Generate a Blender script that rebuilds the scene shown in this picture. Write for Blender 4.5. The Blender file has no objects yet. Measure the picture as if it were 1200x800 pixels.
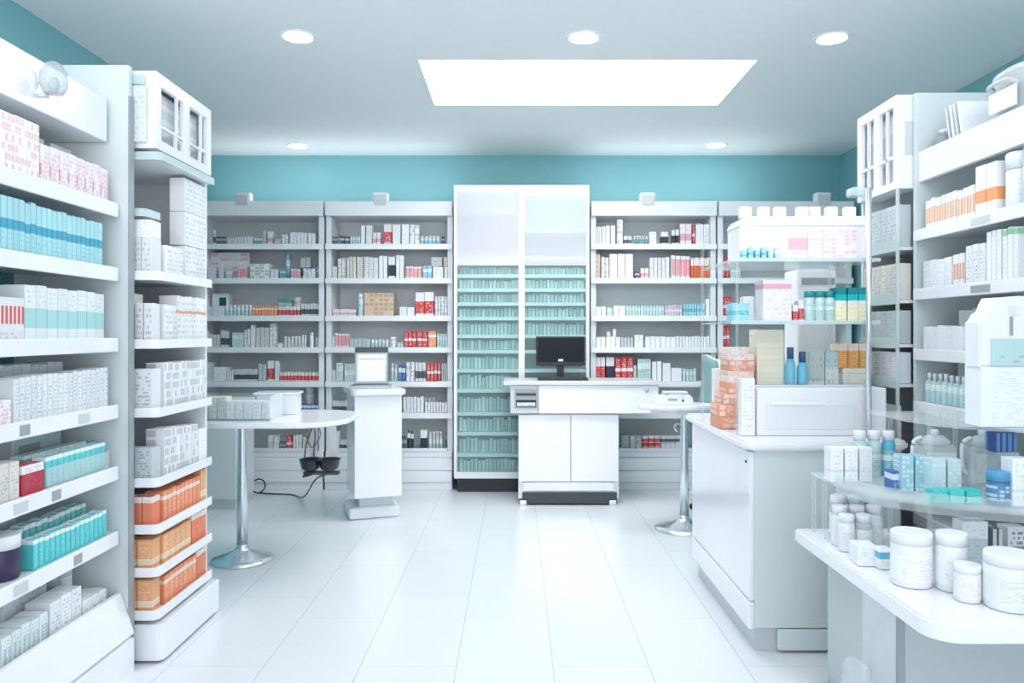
import bpy, bmesh, math, random
from mathutils import Vector, Matrix
random.seed(7)
SC = bpy.context.scene
COL = SC.collection
F = 900.0; VX = 605.0; VY = 390.0; CH = 1.35          # focal length in px, horizon, camera height

def at(px, Y): return (px - VX) * Y / F                # X of a photo column at depth Y
def zz(py, Y): return CH - (py - VY) * Y / F           # height of a photo row at depth Y

# ------------------------------------------------------------------ materials
MATS = {}
class NB:
    def __init__(s, name):
        s.m = bpy.data.materials.new(name); s.m.use_nodes = True
        s.t = s.m.node_tree; s.t.nodes.clear()
        s.out = s.t.nodes.new('ShaderNodeOutputMaterial')
    def n(s, typ, **kw):
        k = s.t.nodes.new(typ)
        for a, v in kw.items(): setattr(k, a, v)
        return k
    def link(s, a, b): s.t.links.new(a, b)
    def put(s, sock, v):
        if isinstance(v, (int, float)): sock.default_value = v
        elif isinstance(v, (tuple, list)): sock.default_value = tuple(v) if len(v) != 3 or sock.type != 'RGBA' else (*v, 1)
        else: s.link(v, sock)
    def math(s, op, a, b=0.0, c=None):
        k = s.n('ShaderNodeMath', operation=op)
        s.put(k.inputs[0], a); s.put(k.inputs[1], b)
        if c is not None: s.put(k.inputs[2], c)
        return k.outputs[0]
    def mix(s, f, a, b):
        k = s.n('ShaderNodeMix', data_type='RGBA')
        s.put(k.inputs[0], f); s.put(k.inputs[6], a); s.put(k.inputs[7], b)
        return k.outputs[2]
    def bsdf(s, col, rough=.4, metal=0., **kw):
        p = s.n('ShaderNodeBsdfPrincipled')
        s.put(p.inputs['Base Color'], col); s.put(p.inputs['Roughness'], rough); s.put(p.inputs['Metallic'], metal)
        for a, v in kw.items(): s.put(p.inputs[a.replace('_', ' ')], v)
        s.link(p.outputs[0], s.out.inputs[0]); return p

def plain(name, col, rough=.4, metal=0., var=.03, scale=3., **kw):
    """solid surface with a very slight procedural unevenness"""
    if name in MATS: return MATS[name]
    b = NB(name)
    tc = b.n('ShaderNodeTexCoord'); nz = b.n('ShaderNodeTexNoise'); nz.inputs['Scale'].default_value = scale
    b.link(tc.outputs['Object'], nz.inputs['Vector'])
    dark = tuple(c * (1 - var * 2) for c in col)
    c = b.mix(nz.outputs[0], dark, tuple(min(1, x * (1 + var)) for x in col))
    b.bsdf(c, rough, metal, **kw)
    MATS[name] = b.m; return b.m

def glassy(name, tint, body=.12, bodycol=None, rough=.05, edge=.5):
    """thin clear plastic or glass: mostly see-through, whiter at grazing angles"""
    if name in MATS: return MATS[name]
    b = NB(name)
    tr = b.n('ShaderNodeBsdfTransparent'); tr.inputs[0].default_value = (*tint, 1)
    df = b.n('ShaderNodeBsdfPrincipled'); df.inputs['Base Color'].default_value = (*(bodycol or tint), 1)
    df.inputs['Roughness'].default_value = rough
    lw = b.n('ShaderNodeLayerWeight'); lw.inputs[0].default_value = .35
    f = b.math('MULTIPLY_ADD', lw.outputs['Facing'], edge, body)
    f = b.math('MINIMUM', f, 1.0)
    mx = b.n('ShaderNodeMixShader'); b.link(f, mx.inputs[0]); b.link(tr.outputs[0], mx.inputs[1]); b.link(df.outputs[0], mx.inputs[2])
    b.link(mx.outputs[0], b.out.inputs[0])
    MATS[name] = b.m; return b.m

def pack(col, acc=None, band=None, text=.55, tcol=(.22, .25, .3), stripes=0, lines=11, rough=.45, cells=None, tb=(.08, .92), cellk=.6):
    """printed packaging: body colour, accent band (v0,v1) or vertical stripes, rows of small illegible print"""
    key = ('pack', col, acc, band, text, tcol, stripes, lines, rough, cells, tb, cellk)
    if key in MATS: return MATS[key]
    b = NB('printed_packaging')
    tc = b.n('ShaderNodeTexCoord'); sp = b.n('ShaderNodeSeparateXYZ'); b.link(tc.outputs['Generated'], sp.inputs[0])
    oi = b.n('ShaderNodeObjectInfo'); rnd = oi.outputs['Random']
    u, v = sp.outputs[0], sp.outputs[2]
    u = b.math('ADD', u, b.math('MULTIPLY', sp.outputs[1], .13))
    c = b.mix(rnd, tuple(x * .93 for x in col), tuple(min(1, x * 1.04) for x in col))
    def rng(x, lo, hi): return b.math('MULTIPLY', b.math('GREATER_THAN', x, lo), b.math('LESS_THAN', x, hi))
    if acc and band and not cells:
        m = rng(v, band[0], band[1])
        if stripes:
            fr = b.math('FRACT', b.math('MULTIPLY', u, float(stripes)))
            m = b.math('MULTIPLY', m, b.math('GREATER_THAN', fr, .38))
        c = b.mix(m, c, acc)
    if cells:                                           # grid of printed panels
        cu = b.math('FLOOR', b.math('MULTIPLY', u, float(cells[0]))); cv = b.math('FLOOR', b.math('MULTIPLY', v, float(cells[1])))
        fu = b.math('FRACT', b.math('MULTIPLY', u, float(cells[0]))); fv = b.math('FRACT', b.math('MULTIPLY', v, float(cells[1])))
        wn = b.n('ShaderNodeTexWhiteNoise', noise_dimensions='3D'); cb = b.n('ShaderNodeCombineXYZ')
        b.link(cu, cb.inputs[0]); b.link(cv, cb.inputs[1]); b.link(rnd, cb.inputs[2]); b.link(cb.outputs[0], wn.inputs['Vector'])
        m = b.math('MULTIPLY', b.math('MULTIPLY', rng(fu, .12, .88), rng(fv, .15, .85)), b.math('GREATER_THAN', wn.outputs[0], .45))
        c = b.mix(b.math('MULTIPLY', m, cellk), c, acc or tcol)
    if text:
        L = float(lines)
        row = b.math('FLOOR', b.math('MULTIPLY', v, L)); fr = b.math('FRACT', b.math('MULTIPLY', v, L))
        cb = b.n('ShaderNodeCombineXYZ')
        b.link(b.math('MULTIPLY_ADD', u, 7.0, b.math('MULTIPLY', rnd, 61.0)), cb.inputs[0])
        b.link(b.math('MULTIPLY', row, 3.37), cb.inputs[1]); b.link(b.math('MULTIPLY', rnd, 17.0), cb.inputs[2])
        nz = b.n('ShaderNodeTexNoise'); nz.inputs['Scale'].default_value = 1.0; nz.inputs['Detail'].default_value = 1.0
        b.link(cb.outputs[0], nz.inputs['Vector'])
        m = b.math('GREATER_THAN', nz.outputs[0], .52)
        m = b.math('MULTIPLY', m, b.math('GREATER_THAN', fr, .42))
        m = b.math('MULTIPLY', m, b.math('MULTIPLY', rng(u, .14, .9), rng(v, tb[0], tb[1])))
        c = b.mix(b.math('MULTIPLY', m, text), c, tcol)
    b.bsdf(c, rough)
    MATS[key] = b.m; return b.m

W1 = (.84, .87, .9)
WHITE = plain('white_laminate', (.85, .88, .91), .28)
WHITE2 = plain('white_painted_steel', (.8, .84, .86), .35)
BRIGHT = plain('bright_white_gloss', (.9, .91, .95), .15)
GREYP = plain('pale_grey_panel', (.66, .73, .74), .4)
BACKP = plain('shelf_back_panel', (.80, .85, .86), .5)
TEAL = plain('teal_wall_paint', (.225, .51, .55), .55, var=.02, scale=.7)
TEALD = plain('teal_back_panel', (.10, .35, .37), .5)
BLACK = plain('black_plastic', (.012, .014, .018), .35)
DARK = plain('dark_grey_plastic', (.05, .06, .07), .4)
MIDG = plain('mid_grey_plastic', (.35, .38, .4), .4)
LTG = plain('light_grey_plastic', (.62, .66, .68), .35)
CHROME = plain('brushed_chrome', (.80, .84, .86), .24, .9)
PLASTW = plain('white_plastic', (.86, .88, .91), .3)
MILKY = plain('milky_translucent_plastic', (.8, .86, .88), .25, Transmission_Weight=0.0, Subsurface_Weight=0.0)
GLASS = glassy('clear_glass', (.93, .98, .98), .05)
ACRY = glassy('clear_acrylic', (.97, .99, .99), .06, (.9, .95, .96), .1, .5)
ACRYE = glassy('acrylic_edge', (.8, .92, .92), .5, (.8, .9, .9), .15, .3)
FROST = glassy('frosted_glass', (.95, .97, .98), .42, (.86, .89, .93), .15, .3)
TGLASS = glassy('teal_tinted_glass', (.885, .965, .96), .13, (.60, .785, .78), .08, .35)

# ------------------------------------------------------------------ mesh helpers
def box(bm, x0, x1, y0, y1, z0, z1, bev=0.0, seg=1, mi=0):
    vs = [bm.verts.new(p) for p in ((x0,y0,z0),(x1,y0,z0),(x1,y1,z0),(x0,y1,z0),(x0,y0,z1),(x1,y0,z1),(x1,y1,z1),(x0,y1,z1))]
    fs = [bm.faces.new([vs[i] for i in q]) for q in ((0,3,2,1),(4,5,6,7),(0,1,5,4),(1,2,6,5),(2,3,7,6),(3,0,4,7))]
    for f in fs: f.material_index = mi
    if bev:
        es = list({e for f in fs for e in f.edges})
        r = bmesh.ops.bevel(bm, geom=es, offset=bev, segments=seg, affect='EDGES', profile=.5)
        for f in r['faces']: f.material_index = mi
    return bm
def prism(bm, pts, z0, z1, bev=0.0, axis='z'):
    """extrude a closed outline. axis z: pts are (x,y); axis x: pts are (y,z); axis y: pts are (x,z)"""
    def mk(p, h):
        return (p[0], p[1], h) if axis == 'z' else ((h, p[0], p[1]) if axis == 'x' else (p[0], h, p[1]))
    a = [bm.verts.new(mk(p, z0)) for p in pts]; c = [bm.verts.new(mk(p, z1)) for p in pts]
    n = len(pts); fs = [bm.faces.new(a), bm.faces.new(c[::-1])]
    for i in range(n): fs.append(bm.faces.new((a[i], a[(i+1) % n], c[(i+1) % n], c[i])))
    bmesh.ops.recalc_face_normals(bm, faces=fs)
    if bev:
        bmesh.ops.bevel(bm, geom=list({e for e in fs[0].edges} | {e for e in fs[1].edges}), offset=bev, segments=2, affect='EDGES')
    return bm
def rrect(x0, x1, y0, y1, r, seg=6, corners=(1,1,1,1)):
    out = []
    for i, (cx, cy, a0) in enumerate(((x0,y0,180),(x1,y0,270),(x1,y1,0),(x0,y1,90))):
        if not corners[i]: out.append((cx, cy)); continue
        ox = cx + (r if cx == x0 else -r); oy = cy + (r if cy == y0 else -r)
        for k in range(seg + 1):
            a = math.radians(a0 + 90 * k / seg); out.append((ox + r*math.cos(a), oy + r*math.sin(a)))
    return out
def lathe(bm, prof, seg=20, cx=0, cy=0, sx=1., sy=1., mi=0):
    rings = []
    for r, z in prof:
        rings.append([bm.verts.new((cx + r*sx*math.cos(2*math.pi*k/seg), cy + r*sy*math.sin(2*math.pi*k/seg), z)) for k in range(seg)])
    fs = []
    for a, b in zip(rings, rings[1:]):
        for k in range(seg): fs.append(bm.faces.new((a[k], a[(k+1) % seg], b[(k+1) % seg], b[k])))
    fs.append(bm.faces.new(rings[0][::-1])); fs.append(bm.faces.new(rings[-1]))
    for f in fs: f.material_index = mi; f.smooth = len(f.verts) == 4
    return bm
def tube(bm, pts, r, seg=8, closed=False):
    pts = [Vector(p) for p in pts]; rings = []; n = len(pts); up = Vector((0, 0, 1))
    for i, p in enumerate(pts):
        d = (pts[min(i+1, n-1)] - pts[max(i-1, 0)]).normalized()
        a = d.cross(up if abs(d.z) < .95 else Vector((1, 0, 0))).normalized(); b2 = d.cross(a)
        rings.append([bm.verts.new(p + r*(a*math.cos(2*math.pi*k/seg) + b2*math.sin(2*math.pi*k/seg))) for k in range(seg)])
    for a, b2 in zip(rings, rings[1:]):
        for k in range(seg):
            f = bm.faces.new((a[k], b2[k], b2[(k+1) % seg], a[(k+1) % seg])); f.smooth = True
    bm.faces.new(rings[0]); bm.faces.new(rings[-1][::-1])
    return bm
def smooth_path(pts, k=6):
    out = []; P = [Vector(p) for p in pts]
    for i in range(len(P)-1):
        p0, p1, p2, p3 = P[max(i-1,0)], P[i], P[i+1], P[min(i+2,len(P)-1)]
        for j in range(k):
            t = j/k
            out.append(.5*((2*p1)+(p2-p0)*t+(2*p0-5*p1+4*p2-p3)*t*t+(3*p1-p0-3*p2+p3)*t**3))
    out.append(P[-1]); return out
def BM(): return bmesh.new()
def to_mesh(name, bm, mats):
    me = bpy.data.meshes.new(name); bmesh.ops.recalc_face_normals(bm, faces=bm.faces); bm.to_mesh(me); bm.free()
    for m in (mats if isinstance(mats, (list, tuple)) else [mats]): me.materials.append(m)
    return me
def link(name, me, parent=None, loc=(0,0,0), rz=0.0):
    o = bpy.data.objects.new(name, me); COL.objects.link(o)
    if parent: o.parent = parent
    o.location = loc; o.rotation_euler = (0, 0, rz); return o
def obj(name, bm, m, parent=None, loc=(0,0,0), rz=0.0, label=None):
    o = link(name, to_mesh(name, bm, m), parent, loc, rz)
    if label: o['label'] = label
    return o
def empty(name, loc=(0,0,0), rz=0.0):
    o = bpy.data.objects.new(name, None); o.empty_display_size = .05; COL.objects.link(o); o.location = (loc[0], loc[1], loc[2] + (.0006 if loc[2] > .05 else 0)); o.rotation_euler = (0,0,rz); return o
def tag(o, label, cat, group=None):
    o['label'] = label; o['category'] = cat
    if group: o['group'] = group
    return o
def struct(name, bm, m, parent=None):
    o = obj(name, bm, m, parent)
    if not parent: o['kind'] = 'structure'
    return o
def bx(*a, **k): return box(BM(), *a, **k)

# ------------------------------------------------------------------ stock: labels are written at the end, once every row is known
REG = []
def reg(o, what, where, order, cat, frm='from left'):
    base = o.name.split('.')[0]
    if base in ('packet', 'box') and 'carton' in what: what = what.replace('carton', base); cat = base
    return reg_(o, what, where, order, cat, frm)
def reg_(o, what, where, order, cat, frm): REG.append((o, what, where, order, cat, frm)); return o
ORD = 'first second third fourth fifth sixth seventh eighth ninth tenth eleventh twelfth thirteenth fourteenth fifteenth sixteenth seventeenth eighteenth nineteenth twentieth'.split()
ORD += ['twenty-' + x for x in ORD[:9]] + ['thirtieth'] + ['thirty-' + x for x in ORD[:9]]
def write_labels():
    g = {}
    for r in REG: g.setdefault((r[1], r[2]), []).append(r)
    for (what, where), rs in g.items():
        rs.sort(key=lambda r: r[3])
        for i, r in enumerate(rs):
            o = r[0]; o['category'] = r[4]
            if len(rs) == 1: o['label'] = f'{what}, {where}'
            else:
                o['label'] = f'{ORD[i]} {what} {r[5]}, {where}'; o['group'] = f'{what} row, {where}'
MESH = {}
def q(v): return max(.004, round(v / .002) * .002)
def carton_mesh(w, d, h, m):
    key = ('c', w, d, h, m.name)
    if key not in MESH:
        bm = box(BM(), -w/2, w/2, 0, d, 0, h, min(.0015, w*.06))
        box(bm, -w/2+.002, w/2-.002, .002, d*.6, h, h+.0012)            # folded-over tuck flap
        MESH[key] = to_mesh('carton', bm, m)
    return MESH[key]
LIFT = .0015
def shape_name(w, h):
    return 'packet' if w < .243*h else ('box' if w*h > .006 or w > 1.1*h else 'carton')
def carton(w, d, h, m, loc, rz, name='carton', face=None):
    if name == 'carton': name = shape_name(w, h)
    loc = (loc[0], loc[1], loc[2]+LIFT)
    o = link(name, carton_mesh(q(w), q(d), q(h), m), None, loc, rz)
    if face:                                                             # pasted label on the front
        key = ('cl', q(w), q(h), face.name)
        if key not in MESH:
            w_, h_ = q(w), q(h); MESH[key] = to_mesh('label', bx(-w_*.42, w_*.42, -.001, .0005, h_*.12, h_*.86), face)
        link('front_label', MESH[key], o)
    return o
def bottle_prof(r, h, kind):
    if kind == 'pill': return [(r*.94,0),(r,.03*h),(r,.70*h),(r*.92,.76*h),(r*.78,.79*h),(r*.78,.80*h)], [(r*.9,.80*h),(r*.9,.985*h),(r*.84,h)]
    if kind == 'tub': return [(r*.95,0),(r,.03*h),(r,.77*h),(r*.97,.785*h)], [(r*1.0,.786*h),(r*1.0,.975*h),(r*.95,h)]
    if kind == 'jar': return [(r*.94,0),(r,.04*h),(r,.66*h),(r*.93,.70*h)], [(r*1.02,.70*h),(r*1.02,.97*h),(r*.97,h)]
    if kind == 'slim': return [(r*.9,0),(r,.03*h),(r,.68*h),(r*.55,.76*h),(r*.4,.79*h)], [(r*.5,.79*h),(r*.5,.98*h),(r*.45,h)]
    if kind == 'tall': return [(r*.92,0),(r,.03*h),(r,.78*h),(r*.6,.86*h)], [(r*.62,.86*h),(r*.62,.985*h),(r*.55,h)]
    return [(r*.94,0),(r,.03*h),(r,.8*h),(r*.7,.84*h)], [(r*.72,.84*h),(r*.72,.98*h),(r*.68,h)]
def bottle(r, h, mb, mc, ml=None, loc=(0,0,0), rz=0.0, kind='pill', name='bottle', parts=True, seg=18, sy=1.0):
    r = q(r*2)/2; h = q(h)
    key = ('b', r, h, kind, mb.name, mc.name, parts, seg, sy)
    if key not in MESH:
        pb, pc = bottle_prof(r, h, kind)
        if parts:
            MESH[key] = (to_mesh('bottle_body', lathe(BM(), pb, seg, sy=sy), mb), to_mesh('cap', lathe(BM(), pc, seg, sy=sy), mc))
        else:
            bm = lathe(BM(), pb, seg, sy=sy); lathe(bm, pc, seg, sy=sy, mi=1); MESH[key] = (to_mesh('bottle', bm, [mb, mc]), None)
    a, c = MESH[key]
    o = link(name, a, None, (loc[0], loc[1], loc[2]+LIFT), rz)
    if parts: link('lid' if kind == 'jar' else 'cap', c, o)
    if ml and parts:
        k2 = ('bl', r, h, kind, ml.name, seg, sy)
        if k2 not in MESH:
            bm = BM(); lathe(bm, [(r+.0006, .12*h), (r+.0006, .60*h)], seg, sy=sy)
            bmesh.ops.delete(bm, geom=[f for f in bm.faces if len(f.verts) > 4], context='FACES_ONLY'); MESH[k2] = to_mesh('label', bm, ml)
        link('label', MESH[k2], o)
    return o

# packaging palette
PK = {
 'w': pack((.82,.85,.87), text=.5), 'W': pack((.88,.9,.93), text=.28, tcol=(.4,.45,.5)), 'V': pack((.9,.91,.94), text=.12),
 'g': pack((.55,.62,.64), text=.6), 'd': pack((.72,.75,.76), (.07,.09,.11), (.15,.55), text=.6), 'x': pack((.80,.82,.84), (.22,.25,.28), (.1,.75), cells=(2,5), text=.0, cellk=.5),
 'n': pack((.04,.07,.11), (.5,.55,.58), (.5,.72), text=.5, tcol=(.6,.65,.7)), 'N': pack((.8,.83,.85), (.02,.03,.05), (.12,.62), text=.0),
 't': pack((.50,.72,.72), (.75,.85,.86), (.55,.8), text=.4), 'T': pack((.14,.40,.42), (.5,.7,.7), (.6,.8), text=.5),
 'b': pack((.22,.55,.70), (.75,.86,.9), (.5,.75), text=.6, tcol=(.8,.9,.95)), 'B': pack((.05,.16,.42), (.7,.75,.85), (.55,.85), text=.6, tcol=(.7,.8,.95)),
 'c': pack((.30,.68,.76), (.12,.45,.58), (.35,.6), text=.4, tcol=(.8,.93,.95)),
 'r': pack((.82,.8,.8), (.62,.05,.06), (.1,.62), text=.5, tcol=(.85,.75,.75)), 'R': pack((.60,.05,.06), (.85,.8,.8), (.4,.55), text=.6, tcol=(.9,.8,.8)),
 's': pack((.86,.84,.85), (.72,.14,.16), (.12,.85), stripes=3, text=.0), 'p': pack((.86,.82,.84), (.75,.4,.46), (.2,.5), text=.55, tcol=(.7,.3,.35)),
 'm': pack((.68,.55,.62), (.85,.8,.84), (.4,.6), text=.4), 'o': pack((.83,.33,.16), (.86,.78,.7), (.62,.78), text=.45, tcol=(.9,.75,.6)),
 'q': pack((.75,.16,.06), (.88,.85,.82), (.62,1.0), text=.3, tcol=(.9,.6,.4)), 'k': pack((.74,.72,.66), text=.5), 'K': pack((.70,.56,.42), (.55,.25,.14), (.05,.95), cells=(6,5), text=.2),
 'l': pack((.76,.78,.86), text=.4), 'L': pack((.55,.66,.62), (.8,.85,.82), (.35,.6), text=.4),
 'P': pack((.87,.86,.88), (.80,.36,.42), (.1,.9), cells=(4,6), text=.3, tcol=(.75,.35,.42)),
}
CAPW = PLASTW
NAMES = {'w':'white','W':'plain white','V':'blank white','g':'grey','d':'dark-banded white','x':'black-printed white','n':'dark navy','N':'black-labelled white','t':'pale teal','T':'deep teal',
 'b':'sky blue','B':'royal blue','c':'cyan','r':'red-banded white','R':'red','s':'red-striped white','p':'pink-printed white','m':'mauve','o':'orange','q':'orange-red','k':'cream','K':'brown-printed tan','l':'lavender white','L':'sage grey','P':'pink-panelled white'}
# ================================================================== the room
YW = 7.06; HC = 2.98; XR = 2.97; XLN = -2.47; XLF = -3.1; YJ = 5.35; YN = -.6
def floor_mat():
    b = NB('white_floor_tiles')
    tc = b.n('ShaderNodeTexCoord'); mp = b.n('ShaderNodeMapping')
    mp.inputs['Rotation'].default_value = (0, 0, math.radians(90)); mp.inputs['Location'].default_value = (-3.11, -.632 + .39*10, 0)
    b.link(tc.outputs['Object'], mp.inputs[0])
    sp = b.n('ShaderNodeSeparateXYZ'); b.link(tc.outputs['Object'], sp.inputs[0])
    def joint(v, off, size, wid):
        fr = b.math('FRACT', b.math('DIVIDE', b.math('SUBTRACT', v, off), size)); d = b.math('ABSOLUTE', b.math('SUBTRACT', fr, .5))
        return b.math('GREATER_THAN', d, .5 - wid / size)
    colid = b.math('FLOOR', b.math('DIVIDE', b.math('SUBTRACT', sp.outputs[0], -.632), .39))
    odd = b.math('MODULO', b.math('ABSOLUTE', colid), 2.0)
    yo = b.math('MULTIPLY_ADD', odd, .29, sp.outputs[1])
    j1 = joint(sp.outputs[0], -.632, .39, .0025); j2 = joint(yo, 3.11, .82, .002)
    wn = b.n('ShaderNodeTexWhiteNoise', noise_dimensions='2D'); cb = b.n('ShaderNodeCombineXYZ')
    b.link(colid, cb.inputs[0]); b.link(b.math('FLOOR', b.math('DIVIDE', b.math('SUBTRACT', yo, 3.11), .82)), cb.inputs[1]); b.link(cb.outputs[0], wn.inputs['Vector'])
    base = b.mix(wn.outputs[0], (.77, .81, .835), (.81, .845, .87))
    c = b.mix(b.math('MULTIPLY', b.math('MAXIMUM', j1, b.math('MULTIPLY', j2, .7)), .65), base, (.50, .56, .60))
    b.bsdf(c, .22)
    return b.m
struct('floor', bx(-3.3, XR+.1, YN, YW+.1, -.08, 0), floor_mat())
CEIL = plain('ceiling_paint', (.84, .875, .885), .6, var=.03, scale=.4)
bm = BM()   # ceiling with an opening for the light panel
PX0, PX1, PY0, PY1 = -.59, 1.445, 4.58, 5.49
box(bm, -3.3, PX0, YN, YW+.1, HC, HC+.08); box(bm, PX1, XR+.1, YN, YW+.1, HC, HC+.08)
box(bm, PX0, PX1, YN, PY0, HC, HC+.08); box(bm, PX0, PX1, PY1, YW+.1, HC, HC+.08)
struct('ceiling', bm, CEIL)
struct('wall_back', bx(XLF, XR, YW, YW+.1, 0, HC), TEAL)
struct('wall_right', bx(XR, XR+.1, YN, YW, 0, HC), TEAL)
bm = BM(); box(bm, XLN-.1, XLN, YN, YJ, 0, HC); box(bm, XLF, XLN-.1, YJ-.1, YJ, 0, HC); box(bm, XLF-.1, XLF, YJ-.1, YW, 0, HC)
struct('wall_left', bm, TEAL)

def emit(name, col, s):
    b = NB(name); e = b.n('ShaderNodeEmission'); e.inputs[0].default_value = (*col, 1); e.inputs[1].default_value = s
    b.link(e.outputs[0], b.out.inputs[0]); return b.m
LP = empty('ceiling_light_panel', ((PX0+PX1)/2, (PY0+PY1)/2, HC)); tag(LP, 'large white rectangular light panel set flush in the ceiling', 'ceiling light')
hx, hy = (PX1-PX0)/2, (PY1-PY0)/2
obj('diffuser', bx(-hx+.008, hx-.008, -hy+.008, hy-.008, .012, .03), emit('panel_diffuser_light', (.98, .975, 1), 11.0), LP)
bm = BM()
for s in (-1, 1): box(bm, -hx, hx, s*hy-.008*(s>0), s*hy+.008*(s<0), -.004, .05); box(bm, s*hx-.008*(s>0), s*hx+.008*(s<0), -hy+.008, hy-.008, -.004, .05)
obj('frame', bm, WHITE, LP)
DL = emit('downlight_glow', (.97, .99, 1), 9.0)
for px, py, nm in ((349,43,'nearest left'),(684,44,'nearest middle'),(975,45,'nearest right'),(349,171,'far left'),(839,170,'far right')):
    Y = F*(HC-CH)/(VY-py)
    t = empty('downlight', (at(px, Y), Y, HC)); tag(t, f'round recessed white downlight, {nm} one on the ceiling', 'ceiling light', 'recessed downlights')
    bm = BM(); n = 28; R = [(.078,-.004),(.1,-.008),(.105,-.0005)]
    rings = [[bm.verts.new((r*math.cos(2*math.pi*k/n), r*math.sin(2*math.pi*k/n), z)) for k in range(n)] for r, z in R]
    for a, c in zip(rings, rings[1:]):
        for k in range(n): bm.faces.new((a[k], a[(k+1)%n], c[(k+1)%n], c[k]))
    obj('trim_ring', bm, PLASTW, t)
    obj('lens', lathe(BM(), [(.08,-.005),(.08,-.001)], 28), DL, t)

# ================================================================== back wall shelving
YB = 6.62; SB = YB / F; YBK = 7.0
SHZ = [286, 326, 370, 407, 447, 484]                       # photo rows of the shelf fronts
BZ = [zz(p, YB) for p in SHZ] + [zz(529, YB)]
BAYS = {'A': (232, 379, 'far-left back bay'), 'B': (381, 530.5, 'back bay left of tall cabinet'), 'C': (692.5, 840, 'back bay right of tall cabinet'), 'D': (842, 1000, 'far-right back bay')}
BX = {}
for kx, (p0, p1, nm) in BAYS.items():
    x0, x1 = at(p0, YB), at(p1, YB); BX[kx] = (x0, x1)
    t = empty('shelving_unit', ((x0+x1)/2, YB, 0)); lab = {'A': 'white wall shelving bay at the far left of the back wall, full of medicine', 'B': 'white wall shelving bay left of the tall glass cabinet, behind the laptop kiosk', 'C': 'white wall shelving bay right of the tall glass cabinet, behind the office chair', 'D': 'white wall shelving bay at the right end of the back wall, behind the acrylic display'}[kx]
    tag(t, lab, 'shelving', 'white shelving bays along the back wall')
    w = (x1-x0)/2 - .002; ztop = zz(236, YB)
    obj('back_panel', bx(-w, w, .38, .4, .1, ztop-.02), BACKP, t)
    for s in (-1, 1): obj('upright', bx(s*w - (.045 if s > 0 else 0), s*w + (.045 if s < 0 else 0), .03, .38, .16, zz(253, YB)), WHITE2, t)
    obj('header', bx(-w, w, -.02, .38, zz(253, YB), ztop, .004), WHITE, t)
    for i, z in enumerate(BZ[:6]):
        o = obj('shelf', bx(-w+.046, w-.046, 0, .38, z-.022, z, .003), WHITE2, t)
        obj('price_rail', bx(-w, w, -.012, 0, z-.046, z+.002, .003), WHITE, o)
    bm = BM(); zb = BZ[6]
    box(bm, -w, w, 0, .38, zb-.05, zb, .004); box(bm, -w, w, -.02, .3, zb-.16, zb-.052, .006); box(bm, -w, w, -.035, .3, zb-.26, zb-.162, .006); box(bm, -w, w, -.02, .3, 0, zb-.262, .004)
    obj('plinth', bm, WHITE, t)
    bm = BM(); box(bm, -w+.046, w-.046, -.006, 0, zb, zb+.03, .002); obj('front_lip', bm, WHITE2, t)
def clip_lamp(px, py, Y, lab):
    x = at(px, Y); z = zz(py, Y)
    t = empty('sign_holder', (x, Y, z)); tag(t, lab, 'holder', 'small white boxes along the shelf headers')
    obj('body', bx(-.065, .065, -.02, .06, 0, .075, .008, 2), PLASTW, t); obj('clip', bx(-.05, .05, -.03, -.0205, -.035, .05, .003), LTG, t)
for px, lab in ((285, 'small white plastic box on the header of the far-left back bay'), (446, 'small white plastic box on header left of tall cabinet'), (759, 'small white plastic box on header right of tall cabinet'), (964, 'small white plastic box on header of the far-right back bay')):
    clip_lamp(px, 236, YB, lab)

SHN = ['top shelf', 'second shelf', 'third shelf', 'fourth shelf', 'fifth shelf', 'sixth shelf', 'bottom shelf']
def stock(bay, row, zoom, items):
    """items: (zx0, zx1, zh, n, kind, mat[, extra]) in a zoomed crop's pixels; put on a back-wall shelf"""
    ox, s = zoom; z0 = BZ[row]; where = SHN[row] + ', ' + BAYS[bay][2]; lo, hi = BX[bay][0]+.05, BX[bay][1]-.05
    for it in items:
        a, b_, hpx, n, kind, mk = it[:6]; back = it[6] if len(it) > 6 else 0; lift = it[7] if len(it) > 7 else 0
        Y = YB + .045 + back
        x0, x1 = at(ox + a*s, Y), at(ox + b_*s, Y); x0 = max(x0, lo); x1 = min(x1, hi)
        if x1 - x0 < .012: continue
        h = hpx*s*Y/F; p = (x1-x0)/n; zl = lift*s*Y/F
        zl = q(zl)+.0012 if lift else 0
        for i in range(n):
            cx = x0 + p*(i+.5); hh = h*(1 + (random.uniform(-.04, .02) if not lift and n > 1 else 0)); loc = (cx, Y, z0+zl)
            hh = min(hh, (BZ[row-1]-.05 - z0-zl) if row else .28)
            pre = {'lift': 'upper '}['lift'] if lift else ('rear ' if back > .07 else '')
            if kind == 'c':
                d = min(.12, max(.045, p*1.1)); d = d if back == 0 else .05
                reg(carton(p-.004, d, hh, PK[mk], loc, 0), f'{pre}{NAMES[mk]} carton', where, cx, 'carton')
            elif kind == 'b':
                r = min((p-.004)/2, .05); reg(bottle(r, hh, PK[mk], CAPW if mk not in 'nN' else DARK, None, (cx, Y+r, z0+zl), 0, random.choice(['pill','slim','tall']) if hpx > 60 else 'pill', 'bottle', False, 12), f'{pre}{NAMES[mk]} bottle', where, cx, 'bottle')
            elif kind == 'j':
                r = (p-.004)/2; reg(bottle(r, hh, PK[mk], CAPW, None, (cx, Y+r, z0+zl), 0, 'jar', 'jar', False, 14), f'{pre}{NAMES[mk]} jar', where, cx, 'jar')
Z1 = (225, .2125); Z2 = (370, .2125); Z3 = (680, .2251); Z4 = (680, .2)
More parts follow.
